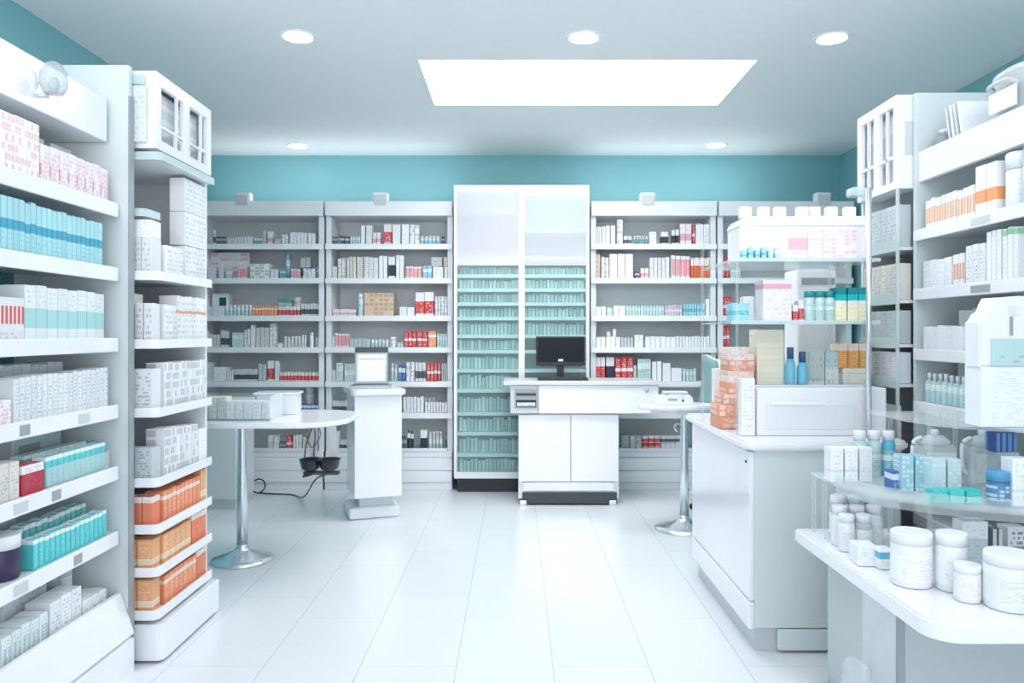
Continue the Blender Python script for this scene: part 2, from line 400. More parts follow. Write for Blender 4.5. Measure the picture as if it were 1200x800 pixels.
stock('A', 0, Z1, [(70,110,40,3,'b','g'),(112,130,80,1,'b','d'),(131,190,45,4,'b','n'),(195,232,36,3,'b','x'),(235,335,42,6,'c','w'),(340,385,36,3,'b','T'),(390,410,75,1,'c','g'),(415,445,72,1,'c','p'),(455,490,32,3,'c','L'),(494,530,56,2,'c','x'),(540,635,66,5,'c','w'),(640,680,64,2,'c','W')])
stock('A', 1, Z1, [(62,316,145,1,'c','P',.09),(85,130,62,1,'c','l'),(148,168,62,1,'c','w'),(187,215,66,1,'c','L'),(250,300,66,3,'c','s'),(318,428,82,2,'c','x'),(432,475,50,2,'c','w'),(482,516,50,1,'c','T'),(517,541,142,1,'c','b',.09),(545,595,52,3,'c','s'),(598,655,120,2,'c','d',.09),(612,680,56,3,'c','x'),(685,715,60,1,'c','T')])
stock('A', 2, Z1, [(62,178,52,3,'c','w'),(180,330,60,7,'b','t'),(332,470,54,8,'c','o'),(472,550,92,2,'c','T',.09),(476,598,52,6,'c','r'),(555,600,104,1,'j','w',.09),(602,710,66,6,'c','d')])
stock('A', 3, Z1, [(50,90,90,1,'c','W'),(92,155,70,3,'c','k'),(157,200,92,2,'c','d'),(220,285,80,1,'c','t'),(287,320,100,2,'c','x'),(322,350,122,1,'c','W'),(352,425,108,3,'c','k'),(428,465,134,2,'c','x'),(470,500,22,1,'c','W'),(503,600,60,5,'b','k'),(602,630,66,2,'b','w'),(646,670,82,1,'b','W'),(680,710,56,2,'b','w')])
stock('A', 4, Z1, [(50,115,102,1,'c','k'),(118,190,76,1,'c','W'),(192,230,62,3,'c','w'),(232,360,66,8,'c','d'),(365,410,92,2,'c','g'),(415,450,112,1,'c','r'),(455,480,108,1,'c','w'),(484,710,48,11,'c','r')])
stock('A', 5, Z1, [(590,710,46,5,'c','B'),(620,670,135,1,'j','W',.09)])
stock('A', 6, Z1, [(418,480,40,2,'c','w'),(418,480,40,2,'c','x',0,42),(484,515,50,2,'b','n'),(520,552,82,1,'c','R'),(556,605,86,3,'c','w'),(610,662,72,3,'c','k')])
stock('B', 0, Z2, [(68,125,46,3,'b','n'),(130,185,46,2,'c','n'),(190,246,46,4,'c','t'),(248,272,106,1,'c','W'),(278,311,106,1,'c','w'),(313,358,66,2,'c','p'),(375,420,112,1,'c','r'),(422,468,110,1,'c','W'),(473,515,112,1,'c','W'),(518,572,110,2,'c','x'),(576,685,46,5,'b','b'),(690,712,44,1,'b','n'),(720,748,56,1,'c','t')])
stock('B', 1, Z2, [(62,118,66,1,'c','k'),(121,165,112,2,'c','x'),(170,222,118,3,'c','k'),(226,262,118,1,'c','k'),(265,345,118,3,'c','w'),(348,395,125,2,'c','W'),(400,438,120,1,'c','N'),(442,485,128,2,'c','W'),(496,585,66,4,'c','s'),(590,640,70,2,'c','b'),(645,704,64,1,'c','w'),(708,748,64,1,'c','w'),(636,698,50,1,'c','g',0,66),(704,746,50,1,'c','K',0,66)])
stock('B', 2, Z2, [(92,222,36,3,'c','p'),(228,262,122,1,'b','t'),(266,430,124,1,'c','K'),(460,545,48,2,'c','W'),(549,652,132,2,'c','r'),(656,750,106,4,'c','x')])
stock('B', 3, Z2, [(86,104,60,1,'c','w'),(106,185,76,4,'c','s'),(188,300,46,5,'c','g'),(302,402,42,5,'b','t'),(405,443,56,1,'j','w'),(448,482,26,2,'c','L'),(488,555,88,3,'c','R'),(560,615,88,2,'c','R'),(620,665,88,1,'c','o'),(668,752,74,4,'c','t')])
stock('B', 4, Z2, [(66,110,62,2,'c','w'),(113,152,100,1,'c','t'),(156,220,95,1,'c','L'),(412,450,95,2,'b','t'),(455,495,86,2,'c','B'),(498,545,102,2,'c','x'),(548,608,102,3,'c','d'),(612,690,102,4,'c','R'),(694,750,95,3,'c','g')])
stock('B', 5, Z2, [(78,172,62,5,'c','d'),(482,595,86,6,'c','w'),(598,660,74,3,'c','p',.09),(602,752,56,8,'c','w')])
stock('B', 6, Z2, [(78,130,105,1,'c','x'),(132,190,60,2,'c','d'),(464,500,82,2,'b','n'),(502,540,112,2,'b','N'),(576,615,112,1,'c','N'),(622,700,106,4,'b','L'),(716,748,106,2,'b','N')])
stock('C', 0, Z3, [(56,110,95,3,'c','W'),(112,155,95,2,'c','w'),(158,182,100,1,'c','W'),(191,222,130,1,'c','x'),(226,268,46,2,'c','d'),(276,355,46,5,'b','T'),(358,398,66,1,'c','w'),(420,460,66,1,'c','N'),(476,515,76,2,'c','N'),(520,580,106,2,'c','p'),(584,597,104,1,'c','R'),(601,640,106,1,'c','W'),(643,690,106,1,'c','w')])
stock('C', 1, Z3, [(58,105,125,1,'c','K'),(109,150,110,2,'c','x'),(152,275,130,3,'c','W'),(283,310,36,1,'c','n'),(313,358,54,2,'c','p'),(361,465,110,5,'c','w'),(472,572,118,4,'c','s'),(576,690,108,7,'c','q')])
stock('C', 2, Z3, [(62,135,48,2,'c','W'),(138,168,42,1,'c','t'),(171,235,52,2,'c','W'),(238,438,52,13,'c','t'),(441,531,56,6,'c','m'),(536,650,60,8,'c','c'),(653,690,86,1,'c','W')])
stock('C', 3, Z4, [(62,148,60,2,'c','W'),(151,235,60,3,'c','V'),(237,312,56,4,'c','g'),(316,370,72,1,'c','w'),(380,560,62,6,'c','V'),(562,770,62,11,'c','W'),(154,180,28,1,'b','W',0,62),(190,214,44,1,'b','W',0,62)])
stock('C', 4, Z4, [(68,146,140,2,'c','r'),(150,200,140,1,'c','N'),(204,310,142,3,'c','R'),(312,330,90,1,'c','k'),(335,415,130,1,'c','t'),(420,478,115,2,'c','V'),(482,530,105,1,'c','V'),(532,595,76,1,'c','W'),(598,680,72,4,'c','t')])
stock('C', 6, Z4, [(242,285,88,1,'c','g'),(292,360,42,2,'c','w'),(292,360,42,2,'c','x',0,44),(363,470,42,3,'c','R'),(363,470,42,3,'c','r',0,44),(473,585,42,4,'c','w'),(473,585,42,4,'c','d',0,44)])
stock('D', 1, Z3, [(734,775,112,2,'c','R'),(782,836,60,2,'c','t')])
stock('D', 2, Z3, [(734,790,100,1,'c','R')])
stock('D', 3, Z3, [(734,778,110,2,'c','R')])
# small glucose meter style device standing on low cartons, far-left bay
Yd = YB+.13; x = at(250.5, Yd)+.055; z = BZ[2]
t = empty('meter_display', (x, Yd, z)); tag(t, 'white countertop meter with dark square screen, third shelf of far-left back bay', 'device')
w = at(261, Yd)-at(241, Yd); h = 125*.2125*Yd/F
obj('housing', bx(-w/2, w/2, 0, .1, 0, h, .008, 2), PLASTW, t); obj('screen', bx(-.005, w/2-.02, -.002, .001, h*.46, h*.82), plain('dark_teal_screen', (.03, .14, .18), .15), t)
t_dev = t

# ================================================================== tall glass-fronted cabinet
YC = 6.5; x0, x1 = at(531.5, YC), at(691, YC); zt = zz(216, YC); W = x1-x0; sc = YC/F
T = empty('tall_glass_cabinet', ((x0+x1)/2, YC, 0)); tag(T, 'tall white cabinet with teal glass doors in the middle of the back wall', 'cabinet')
zk = zz(561, YC)
bm = BM(); box(bm, -W/2, -W/2+.03, .02, .48, zk, zt-.03); box(bm, W/2-.03, W/2, .02, .48, zk, zt-.03); box(bm, -W/2, W/2, .02, .48, zt-.03, zt, .003); box(bm, -W/2, W/2, .02, .48, zk-.0, zk+.03); box(bm, -.012, .012, .03, .46, zk+.03, zt-.03)
obj('carcass', bm, WHITE2, T)
obj('back_panel', bx(-W/2+.03, W/2-.03, .46, .475, zk+.03, zt-.03), plain('cabinet_back_teal', (.42, .60, .59), .5), T)
obj('plinth', bx(-W/2+.03, W/2-.03, .03, .46, 0, zk-.001), BLACK, T)
rows = [321, 337.5, 354, 371, 392, 410, 432.5, 456, 483, 506.5, 531.5, 554.5]
rz_ = [zz(p, YC) for p in rows]; PKB = BM()
for cxl, (a, b_) in enumerate(((-W/2+.031, -.013), (.013, W/2-.031))):
    for zr in rz_: obj('shelf', bx(a, b_, .022, .455, zr-.03, zr, .002), WHITE, T)
    for p in ((268, 300) if cxl else (250, 280)): obj('shelf', bx(a, b_, .022, .455, zz(p, YC)-.03, zz(p, YC)), WHITE, T)
    zsp = zz(311, YC); side = 'left' if cxl == 0 else 'right'
    d = empty('door', (0, 0, 0)); d.parent = T
    bm = BM(); fw = .024; da, db = (-W/2+.004, -.001) if cxl == 0 else (.001, W/2-.004); dz0, dz1 = zk+.004, zt-.032
    for q0, q1, q2, q3 in ((da, da+fw, dz0, dz1), (db-fw, db, dz0, dz1), (da+fw, db-fw, dz0, dz0+.055), (da+fw, db-fw, dz1-.03, dz1), ): box(bm, q0, q1, 0, .018, q2, q3)
    bpy.data.objects.remove(d)
    d = obj('door', bm, WHITE, T)
    obj('glass_pane', bx(da+fw, db-fw, .006, .012, dz0+.055, zsp), TGLASS, d)
    obj('frosted_pane', bx(da+fw, db-fw, .004, .012, zsp+.001, dz1-.03), glassy('white_gloss_frosted_glass', (.96,.97,.98), .62, (.80,.81,.88), .1, .25) if cxl == 0 else FROST, d)
    # medicine packets standing in rows behind the glass
    for ri, zr in enumerate(rz_):
        if ri > 9 and cxl: continue
        top = rz_[ri-1]-.03 if ri else zsp
        if cxl and ri > 4: continue
        n = 16; p = (b_-a-.02)/n; hh = min((top-zr)*.86, .13)
        for i in range(n):
            xc = a+.01+p*(i+.5)+(x0+x1)/2; dp = random.uniform(0, .02)
            box(PKB, xc-p*.43, xc+p*.43, YC+.07+dp, YC+.16+dp, zr+.0008, zr+.0008+hh*random.uniform(.8, 1.0), .002, 1, random.randrange(4))
tag(obj('medicine_packets', PKB, [plain('packet_teal_%d' % i, c, .5) for i, c in enumerate(((.465,.63,.62), (.58,.73,.72), (.395,.56,.55), (.69,.80,.80)))]), 'rows of slim teal medicine packets blurred behind the tall cabinet glass doors', 'packets')['kind'] = 'stuff'

# ================================================================== island counter with computer
YI = 6.02; si = YI/F
T = empty('service_counter', (at(667, YI), YI, 0)); tag(T, 'white service counter with two doors and black kick plate carrying the monitor', 'counter')
c0 = at(667, YI)
def X(p): return at(p, YI)-c0
obj('cabinet_body', bx(X(607.5), X(725.5), .022, .40, .05, zz(485, YI)), WHITE, T)
for a, b_ in ((608, 668.3), (669.3, 725)):
    obj('door', bx(X(a), X(b_), 0, .021, zz(564, YI), zz(486, YI), .003), BRIGHT, T)
obj('lower_rail', bx(X(613), X(720), .0, .021, zz(575, YI), zz(565.5, YI), .002), WHITE, T)
obj('kick_plate', bx(X(612), X(723), .004, .36, .012, .098), DARK, T)
for a, b_ in ((609, 617), (714, 722)):
    for y_ in (.0, .33): obj('foot', bx(X(a), X(b_), y_-.004 if y_ == 0 else y_, y_+.05, 0, .034, .004), CHROME, T)
zt0, zt1 = zz(484, YI), zz(451, YI)
bm = BM(); box(bm, X(631), X(771), -.03, .40, zt0, zt1, .004); obj('drawer_front', bm, BRIGHT, T)
hs = bx(X(598), X(630.5), -.028, .40, zt0, zt1, .004); hs_o = obj('printer_housing', hs, LTG, T)
obj('slot_panel', bx(X(603), X(629.5), -.034, -.0285, zz(477.5, YI), zz(456, YI), .002), MIDG, hs_o)
obj('paper_slot', bx(X(605), X(628), -.038, -.0345, zz(476, YI), zz(468, YI)), BLACK, hs_o)
obj('printed_tickets', bx(X(606), X(627), -.0395, -.0385, zz(475, YI), zz(471, YI)), PK['x'], hs_o)
obj('upper_slot', bx(X(605), X(628), -.038, -.0345, zz(463, YI), zz(460, YI)), DARK, hs_o)
obj('countertop', bx(X(590), X(771), -.05, .42, zt1+.001, zz(446, YI), .004), plain('grey_white_worktop', (.66, .70, .70), .3), T)
o = obj('lock', lathe(BM(), [(.016,0),(.016,.006),(.012,.008)], 16), CHROME, T); o.rotation_euler = (math.pi/2, 0, 0); o.location = (X(757), -.03, zz(457, YI))
zc = zz(446, YI)
# monitor and keyboard
Ym = YI+.2; t = empty('computer_monitor', (at(657, Ym), Ym, zc)); tag(t, 'black desktop monitor standing on the white service counter', 'monitor')
mw = (at(685.5, Ym)-at(628, Ym))/2; m0, m1 = zz(428.5, Ym)-zc, zz(394, Ym)-zc
obj('housing', bx(-mw, mw, 0, .03, m0, m1, .006, 2), BLACK, t)
obj('screen', bx(-mw+.012, mw-.012, -.002, .001, m0+.03, m1-.012), plain('dark_screen_glass', (.004, .008, .015), .3, Specular_IOR_Level=.2), t)
obj('badge', bx(-.02, .02, -.003, .0005, m0+.035, m0+.055, .002), PLASTW, t, label='small white badge')
obj('neck', bx(-.028, .028, .031, .055, .01, m0+.1, .004), BLACK, t); obj('base', bx(-.1, .1, -.03, .12, 0, .01, .003), DARK, t)
Yk = YI+.03; t = empty('keyboard', (at(660, Yk), Yk, zc)); tag(t, 'black keyboard lying in front of the monitor on the counter', 'keyboard')
obj('case', bx(-.2, .2, 0, .13, 0, .018, .004), BLACK, t)
bm = BM()
for r in range(4):
    for c in range(14): box(bm, -.19+c*.0273, -.19+c*.0273+.023, .012+r*.028, .012+r*.028+.023, .0181, .025)
obj('keys', bm, DARK, t)
# ================================================================== laptop kiosk
KX, KY, KR = at(438, 5.72), 5.72, math.radians(20)
T = empty('kiosk_pedestal', (KX, KY, 0), KR); tag(T, 'white pedestal kiosk on a block foot holding the laptop', 'kiosk')
obj('foot', bx(-.2, .17, -.14, .2, 0, .085, .02, 3), WHITE, T)
obj('neck', bx(-.12, .12, -.1, .14, .0855, .165), GREYP, T)
obj('column', bx(-.17, .17, -.2, .2, .166, .90, .004), BRIGHT, T)
bm = prism(BM(), rrect(-.2, .2, -.24, .23, .05), .9005, .945, .008); obj('top', bm, WHITE, T)
t = empty('laptop', (KX-.0, KY, .945), math.radians(8)); tag(t, 'open silver laptop with bright blank screen on the white kiosk', 'laptop')
t.location = (at(436, KY)-.01, KY, .945)
obj('base', bx(-.15, .15, -.14, .09, 0, .018, .004), plain('laptop_silver', (.45, .5, .53), .3, .4), t)
bm = BM()
for r in range(5):
    for c in range(12): box(bm, -.13+c*.0218, -.13+c*.0218+.018, -.04+r*.022, -.04+r*.022+.018, .0181, .0205)
obj('keys', bm, DARK, t)
def tilt(o): o.location = (0, .09, .02); o.rotation_euler = (math.radians(-12), 0, 0); return o
lid = tilt(obj('display', bx(-.125, .125, 0, .014, 0, .285, .005), DARK, t))
obj('bezel', bx(-.123, .123, -.002, .0, .002, .24), plain('laptop_bezel', (.40, .47, .50), .3), lid)
b = NB('laptop_screen'); p = b.bsdf((.7, .75, .9), .2); p.inputs['Emission Color'].default_value = (.74, .78, .95, 1); p.inputs['Emission Strength'].default_value = .25
obj('screen', bx(-.105, .105, -.0035, -.002, .02, .225), b.m, lid)
obj('title_bar', bx(-.09, .09, -.0045, -.0036, .185, .195), plain('screen_bar', (.5, .55, .66), .3), lid)

# ================================================================== pedestal tables
def pedestal_table(name, top_pts, z, px, py, base_r, lab, thick=.03, extra=None):
    T = empty(name, (px, py, 0)); tag(T, lab, 'table')
    pts = [(a-px, b_-py) for a, b_ in top_pts]
    obj('tabletop', prism(BM(), pts, z-thick, z, .008), BRIGHT, T)
    obj('pole', lathe(BM(), [(.032,.05),(.03,.4),(.024,z-thick-.03),(.024,z-thick-.0105)], 20), CHROME, T)
    obj('mounting_plate', lathe(BM(), [(.1,z-thick-.01),(.1,z-thick-.0005)], 24), MIDG, T)
    obj('base', lathe(BM(), [(base_r,0),(base_r,.012),(base_r*.75,.028),(base_r*.3,.06),(.034,.085),(.0335,.1)], 40), CHROME, T)
    return T
T = pedestal_table('pedestal_table', rrect(-1.90, -.965, 4.2, 4.98, .3, 8), .855, at(284, 4.56), 4.56, .178, 'white round-cornered pedestal table at left with chrome pole and disc foot')
obj('hinge_plate', bx(-.02, .12, .05, .1, .79, .8245), DARK, T)
RT = (1.12, 5.28)
pts = [(RT[0]-.02+.27*math.cos(2*math.pi*k/32), RT[1]+.2*math.sin(2*math.pi*k/32)) for k in range(32)]
T = pedestal_table('pedestal_table', pts, .86, RT[0]+.035, RT[1], .2, 'small white oval pedestal table beside the counter, white scanner on top', .028)
obj('underside', prism(BM(), [(.7*(a-RT[0])-.03, .7*(b_-RT[1])) for a, b_ in pts], .8, .8315, .006), WHITE2, T)
obj('height_lever', tube(BM(), smooth_path([(-.024,-.01,.72),(-.06,-.03,.73),(-.075,-.04,.7),(-.06,-.045,.68)]), .006), CHROME, T)
Yt = RT[1]; t = empty('label_printer', (at(787, Yt), Yt-.02, .86)); tag(t, 'low white label printer lying on the small right pedestal table', 'printer')
obj('body', prism(BM(), [(-.12,0),(.13,0),(.13,.05),(.11,.07),(-.02,.075),(-.12,.05)], -.06, .08, .004, 'y'), PLASTW, t)
obj('paper_tray', bx(-.06, .1, -.04, .05, .0755, .09, .003), LTG, t)
obj('display', bx(-.04, .02, -.0635, -.0605, .03, .045), MIDG, t); o = obj('button', lathe(BM(), [(.008,-.001),(.008,.004)], 12), DARK, t, (.06, -.0605, .03)); o.rotation_euler = (math.pi/2, 0, 0)
# office chair, mostly behind the counter
T = empty('office_chair', (1.55, 5.72, 0), 0); tag(T, 'office chair with curved teal mesh back behind the right pedestal table', 'chair')
def backsurf(o, th, w0, w1):
    bm = BM(); prof = [(-.20,.52),(-.215,.62),(-.2,.74),(-.175,.88),(-.16,1.02),(-.155,1.12),(-.165,1.19)]
    prof = [(a+o, z) for a, z in prof]; n = len(prof); L = []
    for s in (0, 1):
        for i, (a, z) in enumerate(prof):
            wd = w0 + (w1-w0)*i/(n-1)
            L.append([bm.verts.new((a + s*th + .05*abs(k)**2, k*wd, z - (.04*abs(k) if i == n-1 else 0))) for k in (-1, -.5, 0, .5, 1)])
    for s in (0, 1):
        for i in range(n-1):
            for k in range(4): bm.faces.new((L[s*n+i][k], L[s*n+i][k+1], L[s*n+i+1][k+1], L[s*n+i+1][k])).smooth = True
    for i in range(n-1):
        for k in (0, 4): bm.faces.new((L[i][k], L[i+1][k], L[n+i+1][k], L[n+i][k]))
    for i in (0, n-1):
        for k in range(4): bm.faces.new((L[i][k], L[i][k+1], L[n+i][k+1], L[n+i][k]))
    return bm
obj('backrest', backsurf(0, .02, .2, .17), plain('teal_grey_mesh', (.22, .37, .38), .7), T)
obj('back_frame', backsurf(.021, .02, .21, .18), PLASTW, T)
bm = prism(BM(), rrect(-.2, .24, -.22, .22, .08), .45, .52, .02); obj('seat', bm, plain('dark_teal_fabric', (.05, .1, .11), .8), T)
obj('gas_lift', lathe(BM(), [(.03,.08),(.03,.28),(.02,.28),(.02,.4495)], 16), DARK, T)
for k in range(5):
    a = 2*math.pi*k/5; l = obj('base_leg', tube(BM(), [(0,0,.09),(.13*math.cos(a),.13*math.sin(a),.085),(.25*math.cos(a),.25*math.sin(a),.062)], .018), DARK, T)
    c = obj('caster', lathe(BM(), [(.02,-.012),(.025,-.008),(.025,.008),(.02,.012)], 14), BLACK, l, (.25*math.cos(a), .25*math.sin(a), .0255)); c.rotation_euler = (math.pi/2, 0, a)

# low pale cabinet under the left table, against the shelving
T = empty('low_cabinet', (-2.22, 5.84, 0)); tag(T, 'plain pale grey low cabinet standing behind the left pedestal table', 'cabinet')
obj('body', bx(-.2, .09, .02, .4, .07, .80), GREYP, T); obj('door', bx(-.197, .087, 0, .0195, .085, .78, .003), plain('pale_sage_panel', (.66, .74, .74), .4), T)
obj('top', bx(-.21, .1, -.015, .41, .8005, .83, .004), WHITE, T); obj('plinth', bx(-.19, .08, .03, .39, 0, .0695), LTG, T)

# stock on the left table: acrylic bin, boxes, paper
zt = .855
T = empty('acrylic_bin', (-1.62, 4.42, zt)); tag(T, 'wide clear acrylic bin of white boxes on the left pedestal table', 'bin')
obj('bottom', bx(-.23, .23, -.09, .13, 0, .006), ACRY, T)
obj('front_wall', bx(-.23, .23, -.096, -.0905, 0, .14), ACRY, T); obj('rear_wall', bx(-.23, .23, .1305, .136, 0, .14), ACRY, T)
for s in (-1, 1): obj('side_wall', bx(s*.2335-.003, s*.2335+.003, -.09, .13, 0, .14), ACRY, T)
for i in range(1, 9):
    reg(carton(.046, .1, .10 if i > 3 else .125, PK['k' if i < 4 else 'w'], (-1.62-.2+i*.05, 4.35, zt+.0062), 0), 'cream carton' if i < 4 else 'small white carton', 'in the acrylic bin on left pedestal table', i, 'carton')
T = empty('tissue_box', (-1.45, 4.70, zt), .1); tag(T, 'white box with a sheet of paper on top, on left pedestal table', 'box')
obj('body', bx(-.12, .12, -.07, .07, 0, .12, .004), PLASTW, T); obj('paper', bx(-.14, .13, -.08, .09, .1205, .135, .004), BRIGHT, T)
# black double tray hanging under the table
hx, hy = at(375, 4.72), 4.72
T = empty('hanging_tray', (hx, hy, .5)); tag(T, 'black double pan hung on white straps under the left table', 'tray')
for s in (-1, 1):
    bm = lathe(BM(), [(.03,.0),(.085,.02),(.105,.07),(.11,.075),(.1,.075),(.08,.03),(.03,.012)], 24, s*.058, 0, .55 if 0 else .62, .8); obj('pan', bm, BLACK, T)
obj('bracket', bx(-.1, .12, -.02, .02, -.02, -.0005, .004), DARK, T); obj('lever', tube(BM(), [(-.1,-.02,-.03),(-.03,-.02,-.01),(.0,-.02,0)], .008), DARK, T)
for s in (-1, 1): obj('strap', bx(s*.06-.022, s*.06+.022, .082, .088, .03, .324), PLASTW, T)
obj('cord', tube(BM(), smooth_path([(-.09,-.02,.07),(-.085,.0,.16),(-.05,.02,.27),(-.03,.0,.23),(-.035,-.01,.12),(-.03,-.02,.075)]), .004), DARK, T)
obj('loop_cord', tube(BM(), smooth_path([(-.06,.07,.3),(-.095,.05,.22),(-.06,.04,.14),(-.01,.05,.22),(-.045,.07,.3)]), .004), plain('tan_cord', (.35, .29, .22), .6), T)
pts = [(hx+.05, hy+.03, .48), (at(370,5.3), 5.3, .34), (at(356, 6.1), 6.1, .05), (at(343, 6.4), 6.38, .006), (at(318, 6.4), 6.42, .006), (at(303, 6.45), 6.46, .006)]
bm = tube(BM(), smooth_path(pts, 8), .006)
tube(bm, [(at(302,6.45)+.055*math.cos(a/14*6.28), 6.47+.02*math.sin(a/14*6.28), .062+.055*math.sin(a/14*6.28)) for a in range(15)], .006)
tag(obj('power_cable', bm, BLACK), 'thin black cable running from the hanging pans to the shelf plinth', 'cable')

# ================================================================== left gondola (nearest, at the left edge)
YP = 3.08; LGX = -1.59; LBK = -1.93; LY0 = 1.75
LZ = [1.86, 1.605, 1.325, 1.06, .815, .556]
T = empty('gondola_shelving', (LBK, YP, 0)); tag(T, 'white near-left gondola with seven shelves of medicine and tall end panel', 'shelving')
def G(x0, x1, y0, y1, z0, z1, bev=0.): return bx(x0-LBK, x1-LBK, y0-YP, y1-YP, z0, z1, bev)
obj('end_panel', G(LBK-.3, -1.555, YP, YP+.03, 0, 2.425, .002), plain('grey_white_end_panel', (.70, .76, .77), .4), T)
o = obj('panel_trim', G(-1.5545, -1.549, YP-.004, YP+.034, 0, 2.3), MIDG, T)
obj('back_panel', G(LBK-.02, LBK, LY0, YP-.001, .2, 2.12), TEALD, T)
obj('back_strip', G(LBK+.0005, LBK+.02, YP-.13, YP-.001, .31, 2.1), GREYP, T)
obj('header', G(LBK, -1.63, LY0, YP-.02, 2.11, 2.285, .004), BRIGHT, T)
for i, z in enumerate(LZ):
    s = obj('shelf', G(LBK+.021, LGX-.008, LY0, YP-.002, z-.03, z), WHITE2, T)
    obj('price_rail', G(LGX-.0075, LGX+.006, LY0, YP-.02, z-.05, z+.006, .003), BRIGHT, s)
    for k, yy in enumerate(([], [], [], [2.45, 2.78], [2.62, 2.42], [2.75, 2.42])[i]):
        obj('price_tag', G(LGX+.0062, LGX+.008, yy, yy+(.07 if k else .05), z-.04, z-.006), MIDG if k == 0 else LTG, s)
# stepped plinth
bm = BM(); prism(bm, [(-LBK+LBK+.0, 0), (LBK*0+.40, 0), (.40, .13), (.375, .135), (.40, .15), (.36, .27), (.345, .31), (.33, .31), (.33, .262), (0, .262)], LY0-YP, -.004, 0, 'y')
obj('plinth', bm, BRIGHT, T)
# clear spotlight dome on the header
dx, dy = at(55, 2.72), 2.72
T = empty('spotlight', (-1.578, 2.62, 2.165)); tag(T, 'clear domed spotlight clipped on the near-left gondola header', 'lamp')
obj('dome', lathe(BM(), [(.03,0),(.045,.03),(.042,.07),(.025,.1),(.008,.11)], 20), glassy('smoky_dome', (.8,.86,.87), .3, (.55,.6,.62), .1, .5), T)
obj('clip', bx(-.0505, -.02, -.012, .012, -.012, .0, .002), LTG, T)
obj('bulb', lathe(BM(), [(.012,.002),(.02,.03),(.012,.055)], 14), PLASTW, T)

LW = ['top shelf', 'second shelf', 'third shelf', 'fourth shelf', 'fifth shelf', 'sixth shelf', 'bottom shelf']
def lrun(row, what, mk, y0, y1, n, d, h, xf=LGX-.02, kind='c', slope=0., cat='carton', lift=0., face=None, name='carton', cap=None, lab=None, bk='pill'):
    """a row along the left gondola, counted from the end panel; front faces the aisle"""
    z = (LZ + [.262])[row] + lift; p = (y1-y0)/n; m = PK[mk] if isinstance(mk, str) else mk
    for i in range(n):
        y = y1 - p*(i+.5); hh = h + slope*i/max(1, n-1) + random.uniform(-.004, .004)*(lift == 0)
        wh = f'{LW[row]} of near-left gondola'
        if kind == 'c': reg(carton(p-.004, d, hh, m, (xf, y, z), math.pi/2, name, face), what, wh, i, cat, 'from end panel')
        else:
            r = (p-.004)/2; reg(bottle(r, hh, m, cap or CAPW, lab, (xf-r, y, z), 0, bk, name), what, wh, i, cat, 'from end panel')
PINKL = pack((.88,.83,.85), (.78,.45,.5), (.15,.7), cells=(3,6), text=.4, tcol=(.7,.4,.45))
AQUA = pack((.42,.74,.78), (.06,.38,.55), (.42,.6), text=.5, tcol=(.15,.5,.65), tb=(.05,.45))
AQUA2 = pack((.45,.76,.8), (.7,.88,.9), (.3,.42), text=.5, tcol=(.1,.45,.6), tb=(.05,.4))
TEALW = pack((.82,.87,.88), (.42,.70,.70), (.22,.58), text=.3, tcol=(.3,.5,.55), tb=(.6,.95))
TQ = pack((.10,.62,.64), (.8,.92,.92), (.86,1.0), text=.25, tcol=(.75,.9,.9))
TQ2 = pack((.16,.55,.57), (.85,.93,.93), (.88,1.0), text=.3, tcol=(.75,.9,.9))
# row 1
lrun(0, 'white carton with red print', 'p', 2.60, 3.03, 8, .09, .13, face=PINKL)
lrun(0, 'tall white pink-printed carton', 'P', 2.40, 2.595, 3, .09, .19)
for i, (y0, y1) in enumerate(((2.6, 2.83), (2.87, 3.0))):
    t = empty('acrylic_tray', (LGX-.15, (y0+y1)/2, LZ[0]), math.pi/2); tag(t, ['wide', 'small'][i] + ' clear acrylic tray at the back of near-left top shelf', 'tray')
    w = (y1-y0)/2; obj('front_wall', bx(-w, w, 0, .004, 0, .2), ACRYE, t); obj('rear_wall', bx(-w, w, .116, .12, 0, .2), ACRYE, t)
    for s in (-1, 1): obj('side_wall', bx(s*w-.002, s*w+.002, .0045, .1155, 0, .185), ACRYE, t)
# row 2 aqua
lrun(1, 'slim aqua carton', AQUA, 2.37, 2.99, 21, .07, .165, slope=.01)
# row 3
lrun(2, 'white carton with teal band', TEALW, 2.53, 3.02, 8, .12, .175, slope=.01, xf=LGX-.03)
RW = pack((.85,.85,.87), (.75,.12,.1), (.38,.8), stripes=7, text=.3, tb=(.02,.2))
lrun(2, 'wide white carton with red vertical stripes', RW, 2.37, 2.515, 1, .12, .135)
# row 4
lrun(3, 'slim white carton', 'w', 2.46, 3.03, 19, .09, .15, slope=-.01)
lrun(3, 'rear tall white carton', 'W', 2.56, 2.95, 8, .08, .175, xf=LGX-.15)
lrun(3, 'low pink-labelled carton', 'P', 2.395, 2.45, 1, .09, .075)
# row 5
t = empty('acrylic_tray', (LGX-.02, 2.83, LZ[4]), math.pi/2); tag(t, 'clear acrylic tray holding turquoise bottles, fifth near-left shelf', 'tray')
obj('bottom', bx(-.2, .2, 0, .16, 0, .004), ACRY, t); obj('front_wall', bx(-.2, .2, -.0045, -.0005, 0, .07), ACRY, t)
for s in (-1, 1): obj('side_wall', bx(s*.2025-.002, s*.2025+.002, 0, .16, 0, .085), ACRY, t)
lrun(4, 'turquoise carton', TQ, 2.635, 3.02, 11, .05, .10, lift=.0045, xf=LGX-.025)
lrun(4, 'rear turquoise carton', TQ2, 2.635, 3.02, 9, .05, .105, lift=.0045, xf=LGX-.1)
lrun(4, 'dark red carton with white top', pack((.5,.03,.06), (.86,.86,.86), (.72,1.), text=.3), 2.5, 2.62, 1, .12, .1)
lrun(4, 'cream white carton', 'k', 2.39, 2.49, 2, .1, .12)
